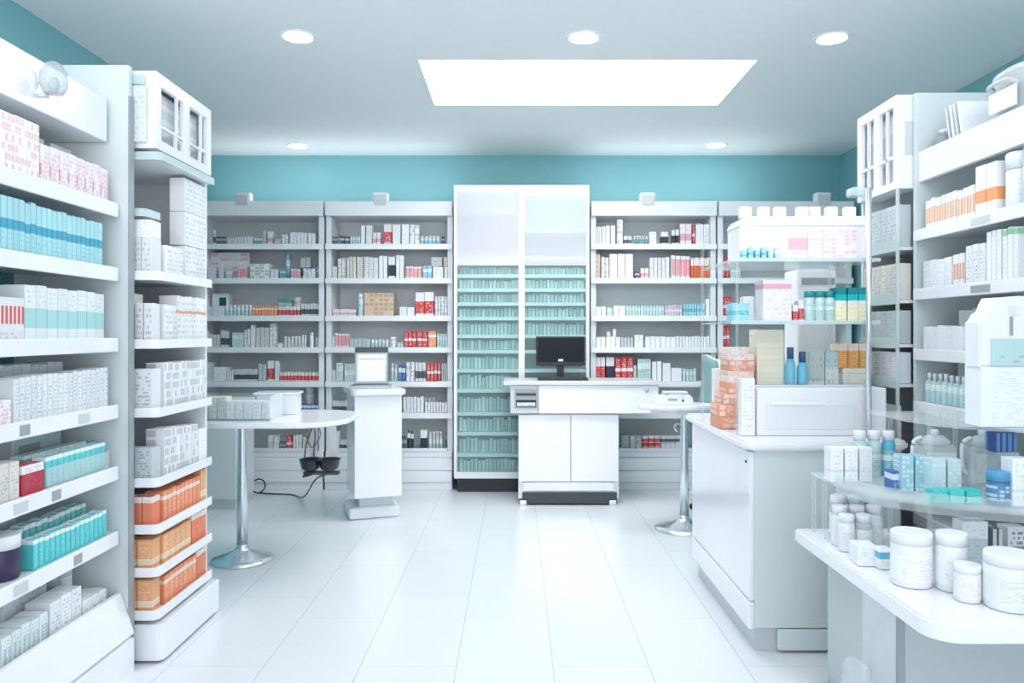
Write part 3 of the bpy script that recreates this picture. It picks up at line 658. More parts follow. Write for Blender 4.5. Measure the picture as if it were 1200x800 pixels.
t = empty('dispenser_box', (LGX-.185, 2.86, LZ[4]), math.pi/2); tag(t, 'grey plastic device with slots at back of near-left fifth shelf', 'device')
obj('housing', bx(-.15, .14, 0, .12, 0, .165, .006), LTG, t); obj('face_plate', bx(-.12, .0, -.003, -.0002, .05, .13), MIDG, t); obj('slot', bx(-.08, -.02, -.005, -.0032, .075, .09), BLACK, t); obj('top_plate', bx(-.15, .14, 0, .12, .1655, .175, .003), ACRYE, t)
# row 6
lrun(5, 'turquoise carton', TQ, 2.56, 3.02, 15, .055, .095)
lrun(5, 'rear turquoise carton', TQ2, 2.60, 3.02, 12, .05, .125, xf=LGX-.1)
lrun(5, 'clear white blister box', glassy('blister_plastic', (.9,.95,.95), .4, (.75,.82,.83), .15, .3), 2.62, 2.72, 1, .06, .2, xf=LGX-.18)
PURP = plain('dark_purple_plastic', (.045, .03, .09), .3)
lrun(5, 'dark purple jar with white lid', PURP, 2.42, 2.54, 1, .1, .145, kind='b', cat='jar', name='jar', lab=None, bk='jar')
# row 7
XB = -1.615
lrun(6, 'low white printed carton', 'w', 2.86, 3.03, 3, .09, .085, xf=XB); lrun(6, 'white printed carton', 'w', 2.66, 2.855, 3, .09, .15, xf=XB)
lrun(6, 'clear-wrapped pale teal carton', pack((.74,.82,.83), (.45,.62,.63), (.3,.7), stripes=2, text=.4), 2.41, 2.65, 5, .09, .125, xf=XB)
lrun(6, 'tall rear white carton', 'W', 2.6, 2.84, 3, .08, .22, xf=XB-.12)
lrun(6, 'rear white lidded jar', 'W', 2.955, 3.03, 1, .07, .2, xf=XB-.12, kind='b', cat='jar', name='jar', bk='jar'); lrun(6, 'red lidded tin', 'R', 2.865, 2.945, 1, .07, .17, xf=XB-.12, kind='b', cat='tin', name='tin', cap=MIDG, bk='jar')

# ================================================================== left tower (end unit facing the aisle)
TX = -1.47; TY0, TY1 = 3.135, 3.70; TB = -1.88
T = empty('end_display_tower', (TB, TY0, 0)); tag(T, 'white end tower past the near-left gondola with orange cartons on its lower trays', 'shelving')
def H(x0, x1, y0, y1, z0, z1, bev=0.): return bx(x0-TB, x1-TB, y0-TY0, y1-TY0, z0, z1, bev)
obj('back_panel', H(TB, TB+.02, TY0, TY1, .02, 2.42), WHITE2, T)
obj('rear_panel', H(TB+.0205, TX-.02, TY1-.02, TY1, .02, 2.42), WHITE2, T)
pl = prism(BM(), rrect(0, TX+.03-TB, -.005, TY1-TY0+.02, .03, 4, (0,1,0,0)), .012, .16, .004); obj('plinth', pl, BRIGHT, T)
obj('toe_kick', H(TB+.02, TX, TY0+.02, TY1-.02, 0, .0115), DARK, T)
TZ = [1.59, 1.31, 1.03, .745, .555, .38, .205]
TWN = ['top tray', 'second tray', 'third tray', 'fourth tray', 'fifth tray', 'sixth tray', 'bottom tray']
for i, z in enumerate(TZ + [2.08, 1.85]):
    xr = TX if i < 7 else (TX+.012 if i == 7 else TX-.05)
    ye = TY1-.021 if i != 8 else TY0+.12
    s = obj('tray', H(TB+.021, xr, TY0, ye, z-.02, z, .003), WHITE, T)
    bm = prism(BM(), rrect(xr-TB-.2, xr+.012-TB, -.012, ye-TY0+.015, .03, 5, (0,1,0,0)), z-.028, z+(.035 if i < 7 else .012))
    # hollow lip: keep only a thin wall along the front and the aisle side
    bm.free(); bm = BM()
    path = [p for p in rrect(xr-TB-.25, xr+.012-TB, -.012, ye-TY0, .03, 5, (0,1,0,0))][1:-1]
    path = [(0.03, -.012)] + path + [(xr+.012-TB, ye-TY0)]
    off = []
    for k, p in enumerate(path):
        a = Vector(path[max(k-1,0)]); c = Vector(path[min(k+1,len(path)-1)]); dd = (c-a).normalized(); off.append((p[0]-dd.y*.007, p[1]+dd.x*.007))
    z1 = z+(.014 if i < 7 else .008)
    for k in range(len(path)-1):
        vs = [bm.verts.new((*pp, h_)) for h_ in (z-.024, z1) for pp in (path[k], path[k+1], off[k+1], off[k])]
        for f in ((0,1,2,3),(4,5,6,7),(0,1,5,4),(2,3,7,6),(1,2,6,5),(3,0,4,7)): bm.faces.new([vs[j] for j in f])
    obj('front_lip', bm, BRIGHT if i < 7 else ACRYE, s)
# glazed cabinet on top
cb0 = 2.105
bm = BM(); box(bm, TB+.021-TB, TX-.02-TB, 0, .02, cb0, 2.42); box(bm, .021, TX-.02-TB, .02, TY1-TY0-.021, 2.4, 2.42); box(bm, .021, TX-.02-TB, .02, TY1-TY0-.021, cb0, cb0+.015)
cab = obj('top_cabinet', bm, WHITE, T)
xf0, xf1 = TX-.0195-TB, TX-TB; L = TY1-TY0
fr = BM()
mid = L*.52
for y0, y1, z0, z1 in ((0,.045,cb0,2.42),(L-.045,L,cb0,2.42),(mid-.03,mid+.03,cb0+.04,2.37),(.045,L-.045,cb0,cb0+.04),(.045,L-.045,2.37,2.42)): box(fr, xf0, xf1, y0, y1, z0, z1)
for y0, y1 in ((.045, mid-.03), (mid+.03, L-.045)):
    box(fr, xf0+.003, xf1-.003, y0, y1, 2.2, 2.212); box(fr, xf0+.003, xf1-.003, y1-.07, y1-.06, cb0+.04, 2.2); box(fr, xf0+.003, xf1-.003, y1-.06, y1-.052, 2.212, 2.37)
dr = obj('glazed_door', fr, BRIGHT, cab)
for y0, y1 in ((.045, mid-.03), (mid+.03, L-.045)): pass
obj('interior_rack', bx(xf0-.06, xf0-.03, .05, L-.05, cb0+.04, 2.37), pack((.62,.66,.67), (.85,.88,.9), (0.,1.), cells=(5,7), text=.5, lines=14), cab)
bm = BM(); box(bm, xf0-.075, xf0-.02, -.02, -.004, 2.36, 2.40, .006, 2); obj('hinge_cap', bm, ACRYE, cab)
obj('door_holder', bx(xf0-.07, xf0-.015, -.02, -.001, cb0+.02, 2.355, .003), pack((.7,.74,.75), text=.6, tcol=(.5,.55,.56)), cab)

def trun(row, what, mk, y0, y1, n, d, h, xf=TX-.012, slope=0., lift=0.):
    z = TZ[row] + lift; p = (y1-y0)/n; m = PK[mk] if isinstance(mk, str) else mk
    for i in range(n):
        y = y0 + p*(i+.5); reg(carton(p-.003, d, h+slope*i/max(1,n-1)+random.uniform(-.003,.003)*(lift==0), m, (xf, y, z), math.pi/2), what, TWN[row]+' of left end tower', i, 'carton', 'from front')
def tfront(row, what, mk, x0, x1, n, d, h, y=TY0+.01, lift=0.):
    z = TZ[row] + lift; p = (x1-x0)/n; m = PK[mk] if isinstance(mk, str) else mk
    for i in range(n): reg(carton(p-.003, d, h, m, (x0+p*(i+.5), y, z), 0), what, TWN[row]+' of left end tower', i, 'carton')
BANDW = pack((.84,.85,.86), (.68,.38,.24), (.62,.68), text=.45, lines=8)
GRID = pack((.82,.84,.86), (.55,.58,.6), (.0,.03), text=.5, lines=7)
# column of white cartons hanging under the cabinet (three layers)
for k in range(3): trun(0, f'{["lower","middle","upper"][k]} white grid carton', GRID, TY0+.30, TY1-.03, 6, .07, .15, lift=k*.1512 if k else 0)
tfront(0, 'front white carton', GRID, TX-.11, TX-.025, 2, .09, .15); tfront(0, 'topmost front white carton', 'W', TX-.1, TX-.025, 1, .09, .07, lift=.1512)
trun(0, 'low white carton', GRID, TY0+.12, TY0+.29, 3, .07, .13)
trun(1, 'orange-lined white carton', BANDW, TY0+.22, TY1-.03, 8, .08, .2)
tfront(1, 'front grey white carton', 'k', TX-.17, TX-.1, 1, .09, .2); tfront(1, 'front white carton', GRID, TX-.095, TX-.02, 2, .07, .16)
trun(1, 'short white carton', GRID, TY0+.1, TY0+.215, 3, .07, .155)
trun(2, 'tall white printed carton', 'x', TY0+.1, TY1-.03, 11, .08, .19)
tfront(2, 'front pale carton', 'w', TX-.1, TX-.02, 1, .08, .17)
trun(3, 'tall white printed carton', 'x', TY0+.1, TY1-.12, 9, .08, .2, slope=-.02)
tfront(3, 'front pale carton', 'g', TX-.17, TX-.02, 2, .08, .13)
WL = pack((.88,.89,.92), (.05,.06,.08), (.62,.74), stripes=2, text=0.)
trun(3, 'white sign carton', 'V', TY1-.11, TY1-.03, 1, .05, .15)
OR1 = pack((.85,.30,.15), (.88,.72,.62), (.7,.84), text=.45, tcol=(.95,.75,.6)); OR2 = pack((.84,.42,.20), (.86,.7,.5), (.15,.35), text=.4, tcol=(.95,.8,.65)); OR3 = pack((.80,.24,.12), (.9,.8,.75), (.8,1.), text=.3); ORY = pack((.86,.48,.12), (.9,.75,.5), (.4,.6), text=.4, tcol=(.95,.8,.6))
trun(4, 'orange carton', OR1, TY0+.09, TY1-.1, 9, .08, .125); trun(4, 'pale orange carton', OR2, TY1-.095, TY1-.03, 1, .08, .15)
tfront(4, 'front orange carton', OR3, TX-.15, TX-.02, 3, .07, .12)
trun(5, 'amber orange carton', OR2, TY0+.09, TY1-.2, 5, .08, .12); trun(5, 'red orange carton', OR3, TY1-.19, TY1-.03, 3, .08, .135)
tfront(5, 'front peach carton', OR2, TX-.15, TX-.02, 2, .07, .12)
trun(6, 'orange carton', OR1, TY0+.1, TY1-.14, 7, .08, .12); trun(6, 'deep orange carton', OR3, TY1-.135, TY1-.03, 2, .08, .13)
tfront(6, 'front orange carton', OR2, TX-.15, TX-.02, 2, .07, .13)
# ================================================================== right counter
CX0, CY0, CY1, CX1 = .985, 3.24, 4.3, 1.62; CT = .897
T = empty('display_counter', (CX0, CY0, 0)); tag(T, 'white counter at right carrying the acrylic display, grey end panel facing camera', 'counter')
def K(x0, x1, y0, y1, z0, z1, bev=0., seg=1): return bx(x0-CX0, x1-CX0, y0-CY0, y1-CY0, z0, z1, bev, seg)
obj('body', K(CX0+.02, CX1, CY0+.02, CY1, .1, CT-.0365), GREYP, T)
obj('front_panel', K(CX0, CX0+.0195, CY0, CY1, .22, CT-.05, .003), BRIGHT, T)
obj('lower_panel', K(CX0-.004, CX0+.0195, CY0, CY1, .1, .215, .003), BRIGHT, T)
obj('end_panel', K(CX0+.02, CX1, CY0, CY0+.0195, .105, CT-.037, .002), plain('sage_grey_end_panel', (.70, .765, .765), .35), T)
obj('kick_plate', K(CX0+.03, CX1-.02, CY0+.03, CY1-.02, 0, .0995), LTG, T)
obj('skirting', K(CX0+.12, CX1, CY0-.006, CY0+.0195, .012, .1, .003), plain('pale_steel', (.72, .79, .80), .3), T)
obj('countertop', prism(BM(), rrect(-.04, CX1+.03-CX0, -.05, CY1+.05-CY0, .06), CT-.036, CT, .01), BRIGHT, T)
o = obj('screw', lathe(BM(), [(.006,0),(.006,.004)], 10), DARK, T, (-.0005, .05, .8)); o.rotation_euler = (0, -math.pi/2, 0)

WC = 'on the right display counter'
# white bin along the counter front
Yb = 3.38; s_ = Yb/F
bx0, bx1 = at(887, Yb), 1.63; bh = .21
T = empty('storage_bin', (bx0, Yb, CT)); tag(T, 'long white storage bin on the right display counter', 'bin'); w = bx1-bx0
obj('front_wall', bx(0, w, 0, .012, 0, bh, .004), WHITE, T); obj('recess_panel', bx(.04, w-.14, -.004, -.0002, .03, bh-.07, .002), WHITE2, T); obj('grip', bx(.06, .3, -.012, -.0045, bh-.075, bh-.06, .003), BRIGHT, T)
obj('rear_wall', bx(0, w, .2, .212, 0, bh, .003), WHITE, T)
for a in (0, w-.012): obj('side_wall', bx(a, a+.012, .0125, .1995, 0, bh), WHITE, T)
obj('bottom', bx(.0125, w-.0125, .0125, .1995, 0, .008), WHITE, T)
reg(carton(.06, .05, .25, pack((.86,.87,.9), text=.4, lines=16, tcol=(.45,.5,.55)), (at(877, Yb)-.004, Yb-.01, CT), 0), 'white text-printed carton beside orange stack', WC, 0, 'carton')
# orange packs: stepped stack
PAK = pack((.80,.36,.22), (.88,.80,.77), (.55,.8), text=.6, tcol=(.92,.82,.78), cells=(4,2)); PAK2 = pack((.86,.76,.72), (.8,.42,.3), (.1,.5), text=.5, tcol=(.75,.4,.3), cells=(5,2))
z = CT; n = 0
lev = [(.955,1.09,.056,0),(.955,1.09,.056,0),(.975,1.10,.05,0),(1.0,1.11,.05,0),(1.005,1.12,.052,1),(1.005,1.125,.05,0),(1.005,1.12,.03,1),(1.01,1.10,.03,1)]
for i, (a, b_, h, k) in enumerate(lev):
    m = PAK if k == 0 else PAK2; hq = q(h)
    for j, Y in enumerate((3.62,)):
        o = carton(b_-a, .16, h, m, ((a+b_)/2, Y, z), 0, 'medicine_pack'); reg(o, 'orange patterned pack up the leaning stack', WC, n, 'pack', 'from bottom'); n += 1
    z += hq + .0013
reg(carton(.05, .06, .27, PK['V'], (at(843, 3.9), 3.9, CT), 0), 'tall narrow white carton behind the orange stack', WC, 0, 'carton')
# cream pads: one tall stack
CRM = [plain('cream_box_card', (.94, .90, .70), .6), plain('pale_cream_card', (.95, .92, .80), .6)]
z = CT; Ys = 3.66
for i in range(16):
    o = carton(.13, .12, .028, CRM[i % 2], (at(903, Ys), Ys, z), 0, 'cream_box'); reg(o, 'thin cream box in the tall stack', WC, -i, 'box', 'from top'); z += .0292
for i, px in enumerate((926, 940)):
    Y = 3.64; r = .025
    reg(bottle(r, .385-.02*i, plain('cyan_bottle_plastic', (.18,.58,.78) if i == 0 else (.05,.42,.72), .2), plain('navy_cap', (.05,.12,.25), .4), PK['b'], (at(px, Y), Y, CT), 0, 'tall'), 'tall blue bottle', WC, i, 'bottle')
reg(carton(.07, .06, .37, PK['L'], (at(958, 3.66), 3.66, CT), 0), 'sage grey box', WC, 0, 'carton'); reg(carton(.06, .06, .36, PK['t'], (at(975, 3.66), 3.66, CT), 0), 'pale teal box', WC, 0, 'carton')
YEL = pack((.92,.89,.60), (.88,.89,.84), (.75,1.), text=.2, lines=6); YEL2 = pack((.93,.94,.86), (.6,.68,.4), (.46,.52), text=.2)
z = CT
for i in range(6):
    o = carton(.125, .09, .046, YEL2, (at(1003, 3.66), 3.66, z), 0, 'cream_box'); reg(o, 'green-lined cream box in the right stack', WC, -i, 'box', 'from top'); z += q(.046)+.0012
OY = pack((.80,.38,.10), (.85,.72,.62), (.72,1.), text=.4, tcol=(.95,.75,.5))
for i in range(3): reg(carton(.05, .085, .115, OY, (at(977, 3.66)+.042+i*.053, 3.66, z), 0), 'orange carton on the green-lined boxes', WC, i, 'carton')

# acrylic display standing on the counter
DY = 3.46; DD = .34
T = empty('acrylic_display', (1.0, DY, CT)); tag(T, 'clear acrylic two-shelf display with steel pole on the right display counter', 'display')
zs = [1.40-CT, 1.675-CT]; dx0, dx1 = at(857, 3.38)-1.0, 1.60-1.0
for z in zs: obj('shelf', bx(dx0, dx1, -.08, .12+DD, z-.008, z), ACRY, T); obj('shelf_edge', bx(dx0, dx1, -.088, -.0805, z-.012, z+.004), ACRYE, T)
obj('steel_pole', lathe(BM(), [(.012,0),(.012,1.98-CT)], 14, at(1018, 3.345)-1.0, -.115), CHROME, T)
for xx in (dx0+.003, dx1-.003): obj('acrylic_post', bx(xx-.006, xx+.006, .12+DD-.012, .12+DD, 0, 1.90-CT), ACRY, T)
obj('acrylic_post', bx(dx0+.025, dx0+.033, -.07, -.06, 0, zs[1]-.009), ACRY, T)
# top storage case with rounded lid, pink print
YS = DY+.03; T2 = empty('storage_case', (at(866, YS), YS, 1.676)); tag(T2, 'rounded white case with faint pink print on top of the acrylic display', 'case')
w = 1.59 - at(866, YS); hS = .205
obj('lid', prism(BM(), [(0,.16),(w,.16),(w,hS)] + [(.05+.05*math.cos(math.radians(a)), hS-.045+.045*math.sin(math.radians(a))) for a in range(90, 181, 15)], 0, .2, .004, 'y'), BRIGHT, T2)
obj('body', prism(BM(), [(.004,.0),(w,0),(w,.159),(.004,.159)], .006, .2, 0, 'y'), pack((.88,.865,.90), text=.3, lines=13, tcol=(.74,.36,.48)), T2)
PR = pack((.88,.85,.89), (.80,.30,.42), (0.,1.), cells=(5,7), text=.25, cellk=.4, lines=15, tcol=(.78,.35,.45)); PR2 = pack((.84,.84,.89), (.85,.5,.56), (.3,.7), text=.5, lines=10, tcol=(.8,.4,.5))
obj('printed_panel', bx(w*.39, w*.54, .001, .0055, .012, .145), PR2, T2); obj('warning_panel', bx(w*.545, w*.66, .001, .0055, .012, .145), PR, T2); obj('instruction_panel', bx(w*.665, w*.93, .001, .0055, .012, .145), PR, T2)
for i in range(6): reg(carton(.022, .03, .055 if i % 2 else .045, PK['c'] if i < 4 else PK['t'], (at(867, DY-.02)+.02+i*.03, DY-.02, 1.675), 0), 'little cyan carton', 'in front of the rounded white case', i, 'carton')
for i, px in enumerate((879, 901, 920.5, 947, 961.5, 982, 1004)):
    reg(carton(.048, .04, .05, PK['V'], (at(px, YS), YS+.06, 1.676+hS), 0), 'small blank white carton', 'on top of the rounded white case', i, 'carton')
# middle shelf stock
zm = 1.40; Ym = DY+.04; WM = 'middle shelf of acrylic display'
reg(carton(.13, .12, .19, pack((.87,.83,.87), (.78,.4,.48), (.78,.9), text=.3, lines=9, tcol=(.75,.45,.52)), (at(911, Ym), Ym, zm), 0), 'white carton with pink print', WM, 0, 'carton')
reg(carton(.075, .1, .085, PK['c'], (at(868, Ym), Ym, zm), 0), 'cyan and white carton', WM, 0, 'carton')
reg(carton(.05, .06, .12, PK['W'], (at(887, Ym), Ym+.12, zm), 0), 'rear blank white carton', WM, 0, 'carton')
for i in range(2): reg(carton(.026, .06, .075+.02*i, PK['r'], (at(934+7*i, Ym), Ym+.02, zm), 0), 'small red-banded carton', WM, i, 'carton')
for i in range(3): reg(bottle(.024, .14, plain('pale_aqua_plastic', (.6,.76,.76), .2), plain('teal_cap', (.02,.32,.33), .4), PK['t'], (at(951+12*i, Ym), Ym+.03, zm), 0, 'pill'), 'aqua bottle with teal cap', WM, i, 'bottle')
TL = plain('dark_teal_lid', (.0,.25,.28), .35); TL2 = plain('bright_teal_lid', (.0,.5,.5), .35)
for i, px in enumerate((986, 1000, 1011)):
    x = at(px, Ym); w = .048
    o = carton(w, .08, .095, YEL, (x, Ym, zm), 0, 'lidded_box'); obj('lid', bx(-w/2-.001, w/2+.001, -.001, .081, q(.095)+.0015, q(.095)+.03, .002), TL2, o); obj('lid_top', bx(-w/2, w/2, 0, .08, q(.095)+.0305, q(.095)+.06, .002), TL, o)
    reg(o, 'yellow box with teal lid', WM, i, 'box')
# white machine behind the middle shelf
T = empty('receipt_printer', (at(962, 3.95), 3.95, CT)); tag(T, 'white upright machine with dark slot behind the acrylic display', 'machine')
obj('housing', bx(-.12, .08, 0, .2, 0, .78, .01, 2), WHITE, T); obj('slot', bx(-.1, .07, -.004, -.0002, .70, .735), MIDG, T); obj('front_tray', bx(-.1, .08, -.02, -.0005, .6, .63, .006), BRIGHT, T)
# ================================================================== right gondola
RY = 3.42; RGX = 1.77; RBK = 2.13; RY0 = 2.2
RZ = [1.80, 1.54, 1.275, 1.045, .8, .55]
T = empty('gondola_shelving', (RBK, RY, 0)); tag(T, 'white gondola at the right edge with grey machines along its top', 'shelving')
def R_(x0, x1, y0, y1, z0, z1, bev=0.): return bx(x0-RBK, x1-RBK, y0-RY, y1-RY, z0, z1, bev)
obj('end_panel', R_(1.78, RBK+.75, RY, RY+.025, 0, 2.42, .002), GREYP, T)
obj('back_panel', R_(RBK, RBK+.02, RY0, RY-.001, .1, 2.0), GREYP, T)
obj('teal_backing', R_(RBK-.006, RBK-.0005, RY0, 3.1, .1, 2.0), TEALD, T)
obj('header', R_(RGX+.02, RGX+.045, RY0, RY-.001, 2.02, 2.155, .003), BRIGHT, T)
obj('top_board', R_(RGX+.046, RBK+.5, RY0, RY-.001, 2.118, 2.138), WHITE2, T)
for i, z in enumerate(RZ):
    s = obj('shelf', R_(RGX+.009, RBK-.007, RY0, RY-.001, z-.028, z), WHITE2, T); obj('price_rail', R_(RGX-.005, RGX+.0085, RY0, RY-.002, z-.045, z+.005, .003), BRIGHT, s)
    if i < 2: obj('price_tag', R_(RGX-.0075, RGX-.0055, 2.86, 2.98, z-.035, z-.008), MIDG if i else LTG, s)
obj('plinth', R_(RGX-.03, RBK-.001, RY0, RY-.001, 0, .28, .006), WHITE, T)
def rrun(row, what, mk, y0, y1, n, d, h, xf=RGX+.02, kind='c', cat='carton', name='carton', slope=0., lift=0., bk='pill', cap=None, face=None):
    z = RZ[row]+lift; p = (y1-y0)/n; m = PK[mk] if isinstance(mk, str) else mk
    for i in range(n):
        y = y1 - p*(i+.5); wh = f'{LW[row]} of right-edge gondola'; hh = h + slope*i/max(1,n-1)+random.uniform(-.004,.004)
        if kind == 'c': reg(carton(p-.004, d, hh, m, (xf, y, z), -math.pi/2, name, face), what, wh, i, cat, 'from end panel')
        else:
            r = (p-.004)/2; reg(bottle(r, hh, m, cap or CAPW, None, (xf+r, y, z), 0, bk, name), what, wh, i, cat, 'from end panel')
ORS = pack((.87,.87,.89), (.86,.42,.2), (.18,.72), stripes=2, text=0.)
rrun(0, 'orange-striped white carton', ORS, 3.0, 3.36, 9, .1, .125)
ORB = pack((.87,.86,.87), (.86,.36,.14), (.25,.5), text=.3, tcol=(.8,.5,.4))
rrun(0, 'large white carton with orange panels', ORB, 2.86, 2.995, 2, .12, .19)
rrun(0, 'big white bottle', 'V', 2.74, 2.85, 1, .1, .2, kind='b', cat='bottle', name='bottle', bk='jar'); rrun(0, 'pale aqua bottle', 't', 2.68, 2.735, 1, .1, .21, kind='b', cat='bottle', name='bottle')
rrun(1, 'white carton with orange stripes', pack((.86,.87,.89), (.84,.35,.18), (.2,.7), stripes=2, text=.2), 3.07, 3.15, 2, .1, .125)
rrun(1, 'white carton', 'W', 3.16, 3.38, 4, .1, .12); rrun(1, 'upright white carton', 'w', 2.93, 3.06, 3, .1, .15); rrun(1, 'tall slim white carton', 'V', 2.835, 2.925, 3, .1, .19)
GRT = pack((.86,.88,.89), (.3,.65,.4), (.86,.97), text=.2); rrun(1, 'green-topped white carton', GRT, 2.74, 2.83, 3, .1, .19)
rrun(2, 'slim white tube box', 'W', 3.08, 3.38, 8, .09, .10); rrun(2, 'tall rear white carton', 'V', 3.15, 3.3, 3, .07, .17, xf=RGX+.13)
rrun(3, 'slim pale bottle', 't', 3.08, 3.38, 7, .1, .13, kind='b', cat='bottle', name='bottle', bk='slim')
rrun(3, 'rear white carton', 'W', 3.25, 3.36, 1, .1, .17, xf=RGX+.16)
# machines on the top board
zt = 2.138
T = empty('grey_machine', (RGX+.125, 3.345, zt)); tag(T, 'small grey scale with white pan on the right gondola top', 'machine')
obj('body', bx(-.06, .07, -.045, .05, 0, .07, .015, 2), MIDG, T); obj('pan', lathe(BM(), [(.02,.0705),(.045,.083),(.05,.096),(.04,.096)], 20), PLASTW, T); obj('arm', tube(BM(), smooth_path([(.03,.02,.07),(.045,.0,.13),(.02,-.03,.165)]), .009), DARK, T)
T = empty('folded_blinds', (RGX+.13, 3.2, zt)); tag(T, 'leaning white louvred panels on the right gondola top', 'panel')
for i in range(4): o = obj('louvre', bx(-.07, .08, -.006, .006, .0, .165, .004), [PLASTW, LTG, PLASTW, LTG][i], T, (0, -.045+i*.03, .012)); o.rotation_euler = (math.radians(-12), 0, 0)
obj('stand', bx(-.075, .085, -.06, .075, 0, .0095, .003), MIDG, T)
T = empty('storage_tub', (RGX+.2, 2.90, zt)); tag(T, 'big grey plastic tub with curved rim on the right gondola top', 'tub')
obj('body', lathe(BM(), [(.11,0),(.125,.02),(.135,.17),(.145,.185),(.145,.2),(.12,.215),(.06,.225)], 28, 0, 0, .9, 1.25), LTG, T); obj('front_plate', bx(-.138, -.128, -.08, .08, .05, .13, .003), PLASTW, T); obj('handle', tube(BM(), smooth_path([(-.12,-.07,.135),(-.15,-.06,.15),(-.155,.0,.155),(-.15,.06,.15),(-.12,.07,.135)]), .008), LTG, T)

# right end tower with glazed top cabinet
QX = 1.71; QY0, QY1 = 3.45, 3.85; QB = 2.1
T = empty('end_display_tower', (QX, QY0, 0)); tag(T, 'white end tower with glazed top cabinet between right gondola and display counter', 'shelving')
def Q(x0, x1, y0, y1, z0, z1, bev=0.): return bx(x0-QX, x1-QX, y0-QY0, y1-QY0, z0, z1, bev)
obj('back_panel', Q(QB, QB+.02, QY0, QY1, 0, 2.42), WHITE2, T); obj('rear_panel', Q(QX+.02, QB-.001, QY1-.02, QY1, 0, 2.42), GREYP, T)
obj('front_panel', Q(QX+.1, QB-.001, QY0, QY0+.02, 0, 2.42), WHITE2, T)
obj('corner_post', Q(QX+.0, QX+.012, QY0, QY0+.012, .1, 2.0), ACRYE, T)
obj('plinth', Q(QX, QB-.001, QY0+.021, QY1-.021, 0, .1, .004), WHITE, T)
bm = BM(); l = QY1-QY0
box(bm, .0, .02, 0, .035, 2.0, 2.42); box(bm, 0, .02, l-.04, l, 2.0, 2.42); box(bm, 0, .02, l*.5-.025, l*.5+.025, 2.035, 2.375); box(bm, 0, .02, .035, l-.04, 2.375, 2.42); box(bm, 0, .02, .035, l-.04, 2.0, 2.035)
for y0, y1 in ((.035, l*.5-.025), (l*.5+.025, l-.04)): box(bm, .003, .017, y0, y1, 2.14, 2.155); box(bm, .003, .017, (y0+y1)/2-.005, (y0+y1)/2+.005, 2.035, 2.375)
cab = obj('top_cabinet', Q(QX+.0205, QX+.0995, QY0, QY1-.021, 2.4, 2.42), WHITE, T); obj('glazed_door', bm, BRIGHT, cab)
obj('interior_rack', bx(.045, .06, .03, l-.045, 2.03, 2.375), pack((.55,.6,.62), (.8,.84,.86), (0.,1.), cells=(4,3), text=.3), cab); obj('cabinet_side', bx(.0205, .0995, 0, .0195, 2.0, 2.3995), WHITE, cab); obj('cabinet_floor', bx(.0205, .0995, .02, l-.021, 2.0, 2.02), WHITE, cab)
obj('side_notice', bx(.035, .085, -.002, -.0002, 2.15, 2.3), LTG, cab)
obj('clip_light', bx(-.07, -.001, l-.1, l-.02, 2.02, 2.065, .012, 2), ACRYE, T)
obj('lower_panel', Q(QX+.013, QX+.03, QY0+.021, QY1-.022, .101, 1.02), WHITE2, T)  # white board added over the tower's lower opening so it reads light
QZ = [1.74, 1.50, 1.30, 1.12]
QN = ['top tray', 'second tray', 'third tray', 'fourth tray', 'fifth tray']
for i, z in enumerate(QZ):
    s = obj('tray', Q(QX+.013, QB-.001, QY0+.021, QY1-.021, z-.015, z), WHITE, T); obj('front_lip', Q(QX, QX+.0125, QY0+.013, QY1-.022, z-.02, z+.03), ACRYE, s)
    mk = ['g', 'k', 'g', 'l', 'x'][i]; nn = 6; p = (QY1-QY0-.06)/nn
    for k in range(nn if i in (1, 2) else nn-1): reg(carton(p-.003, .06, (.19, .165, .15, .14, .11)[i], PK[mk], (QX+.02, QY0+.03+p*(k+.5), z), -math.pi/2), f'{NAMES[mk]} carton', f'{QN[i]} of right end tower', k, 'carton', 'from front')
reg(carton(.05, .05, .2, pack((.85,.86,.88), (.8,.3,.2), (.6,.9), text=.3), (QX+.05, QY0-.062, 1.8), 0), 'slim carton with orange-red top', 'beside right end tower', 0, 'carton') if 0 else None

# ================================================================== front-right display table
FX0, FX1, FY0, FY1, FZ = 1.085, 1.73, 2.0, 2.99, .59
T = empty('display_table', (1.2, 2.9, 0)); tag(T, 'white round-cornered display table in the right foreground', 'table')
pts = [(a-1.2, b_-2.9) for a, b_ in rrect(FX0, FX1, FY0, FY1, .09, 8, (1,1,1,0))]
obj('tabletop', prism(BM(), pts, FZ-.052, FZ, .006), BRIGHT, T)
obj('body', bx(.02, .50, -.49, .06, .06, FZ-.0525), plain('grey_end_face', (.50, .56, .57), .4), T)
obj('side_panel', bx(0, .0195, -.24, .06, .0, FZ-.0525), plain('side_panel_grey', (.58, .65, .65), .4), T)
obj('frosted_door', bx(-.002, .0195, -.475, -.2405, .0, FZ-.0525), plain('frosted_white_door', (.74, .79, .81), .3, var=.08, scale=9), T)
obj('corner_trim', bx(-.002, .0195, -.49, -.4755, 0, FZ-.0525), MIDG, T)
obj('kick_plate', bx(.03, .49, -.47, .05, 0, .0595), LTG, T)
obj('floor_rail', bx(-.06, -.0025, -.5, .06, 0, .012, .003), LTG, T)
# clear bag against the side
bm = BM(); rr = [(.02,0),(.06,.01),(.075,.08),(.07,.16),(.06,.22),(.045,.25),(.03,.265)]
lathe(bm, rr, 16, 0, 0, .42, 1.5)
for v in bm.verts: v.co += Vector((.012*math.sin(v.co.z*60+v.co.y*40), .015*math.sin(v.co.z*45), 0))
t = obj('plastic_bag', bm, glassy('crumpled_clear_plastic', (.93,.96,.97), .18, (.85,.89,.9), .2, .5), None, (1.12, 2.52, .0125)); tag(t, 'crumpled clear plastic bag leaning on the foreground table side', 'bag')

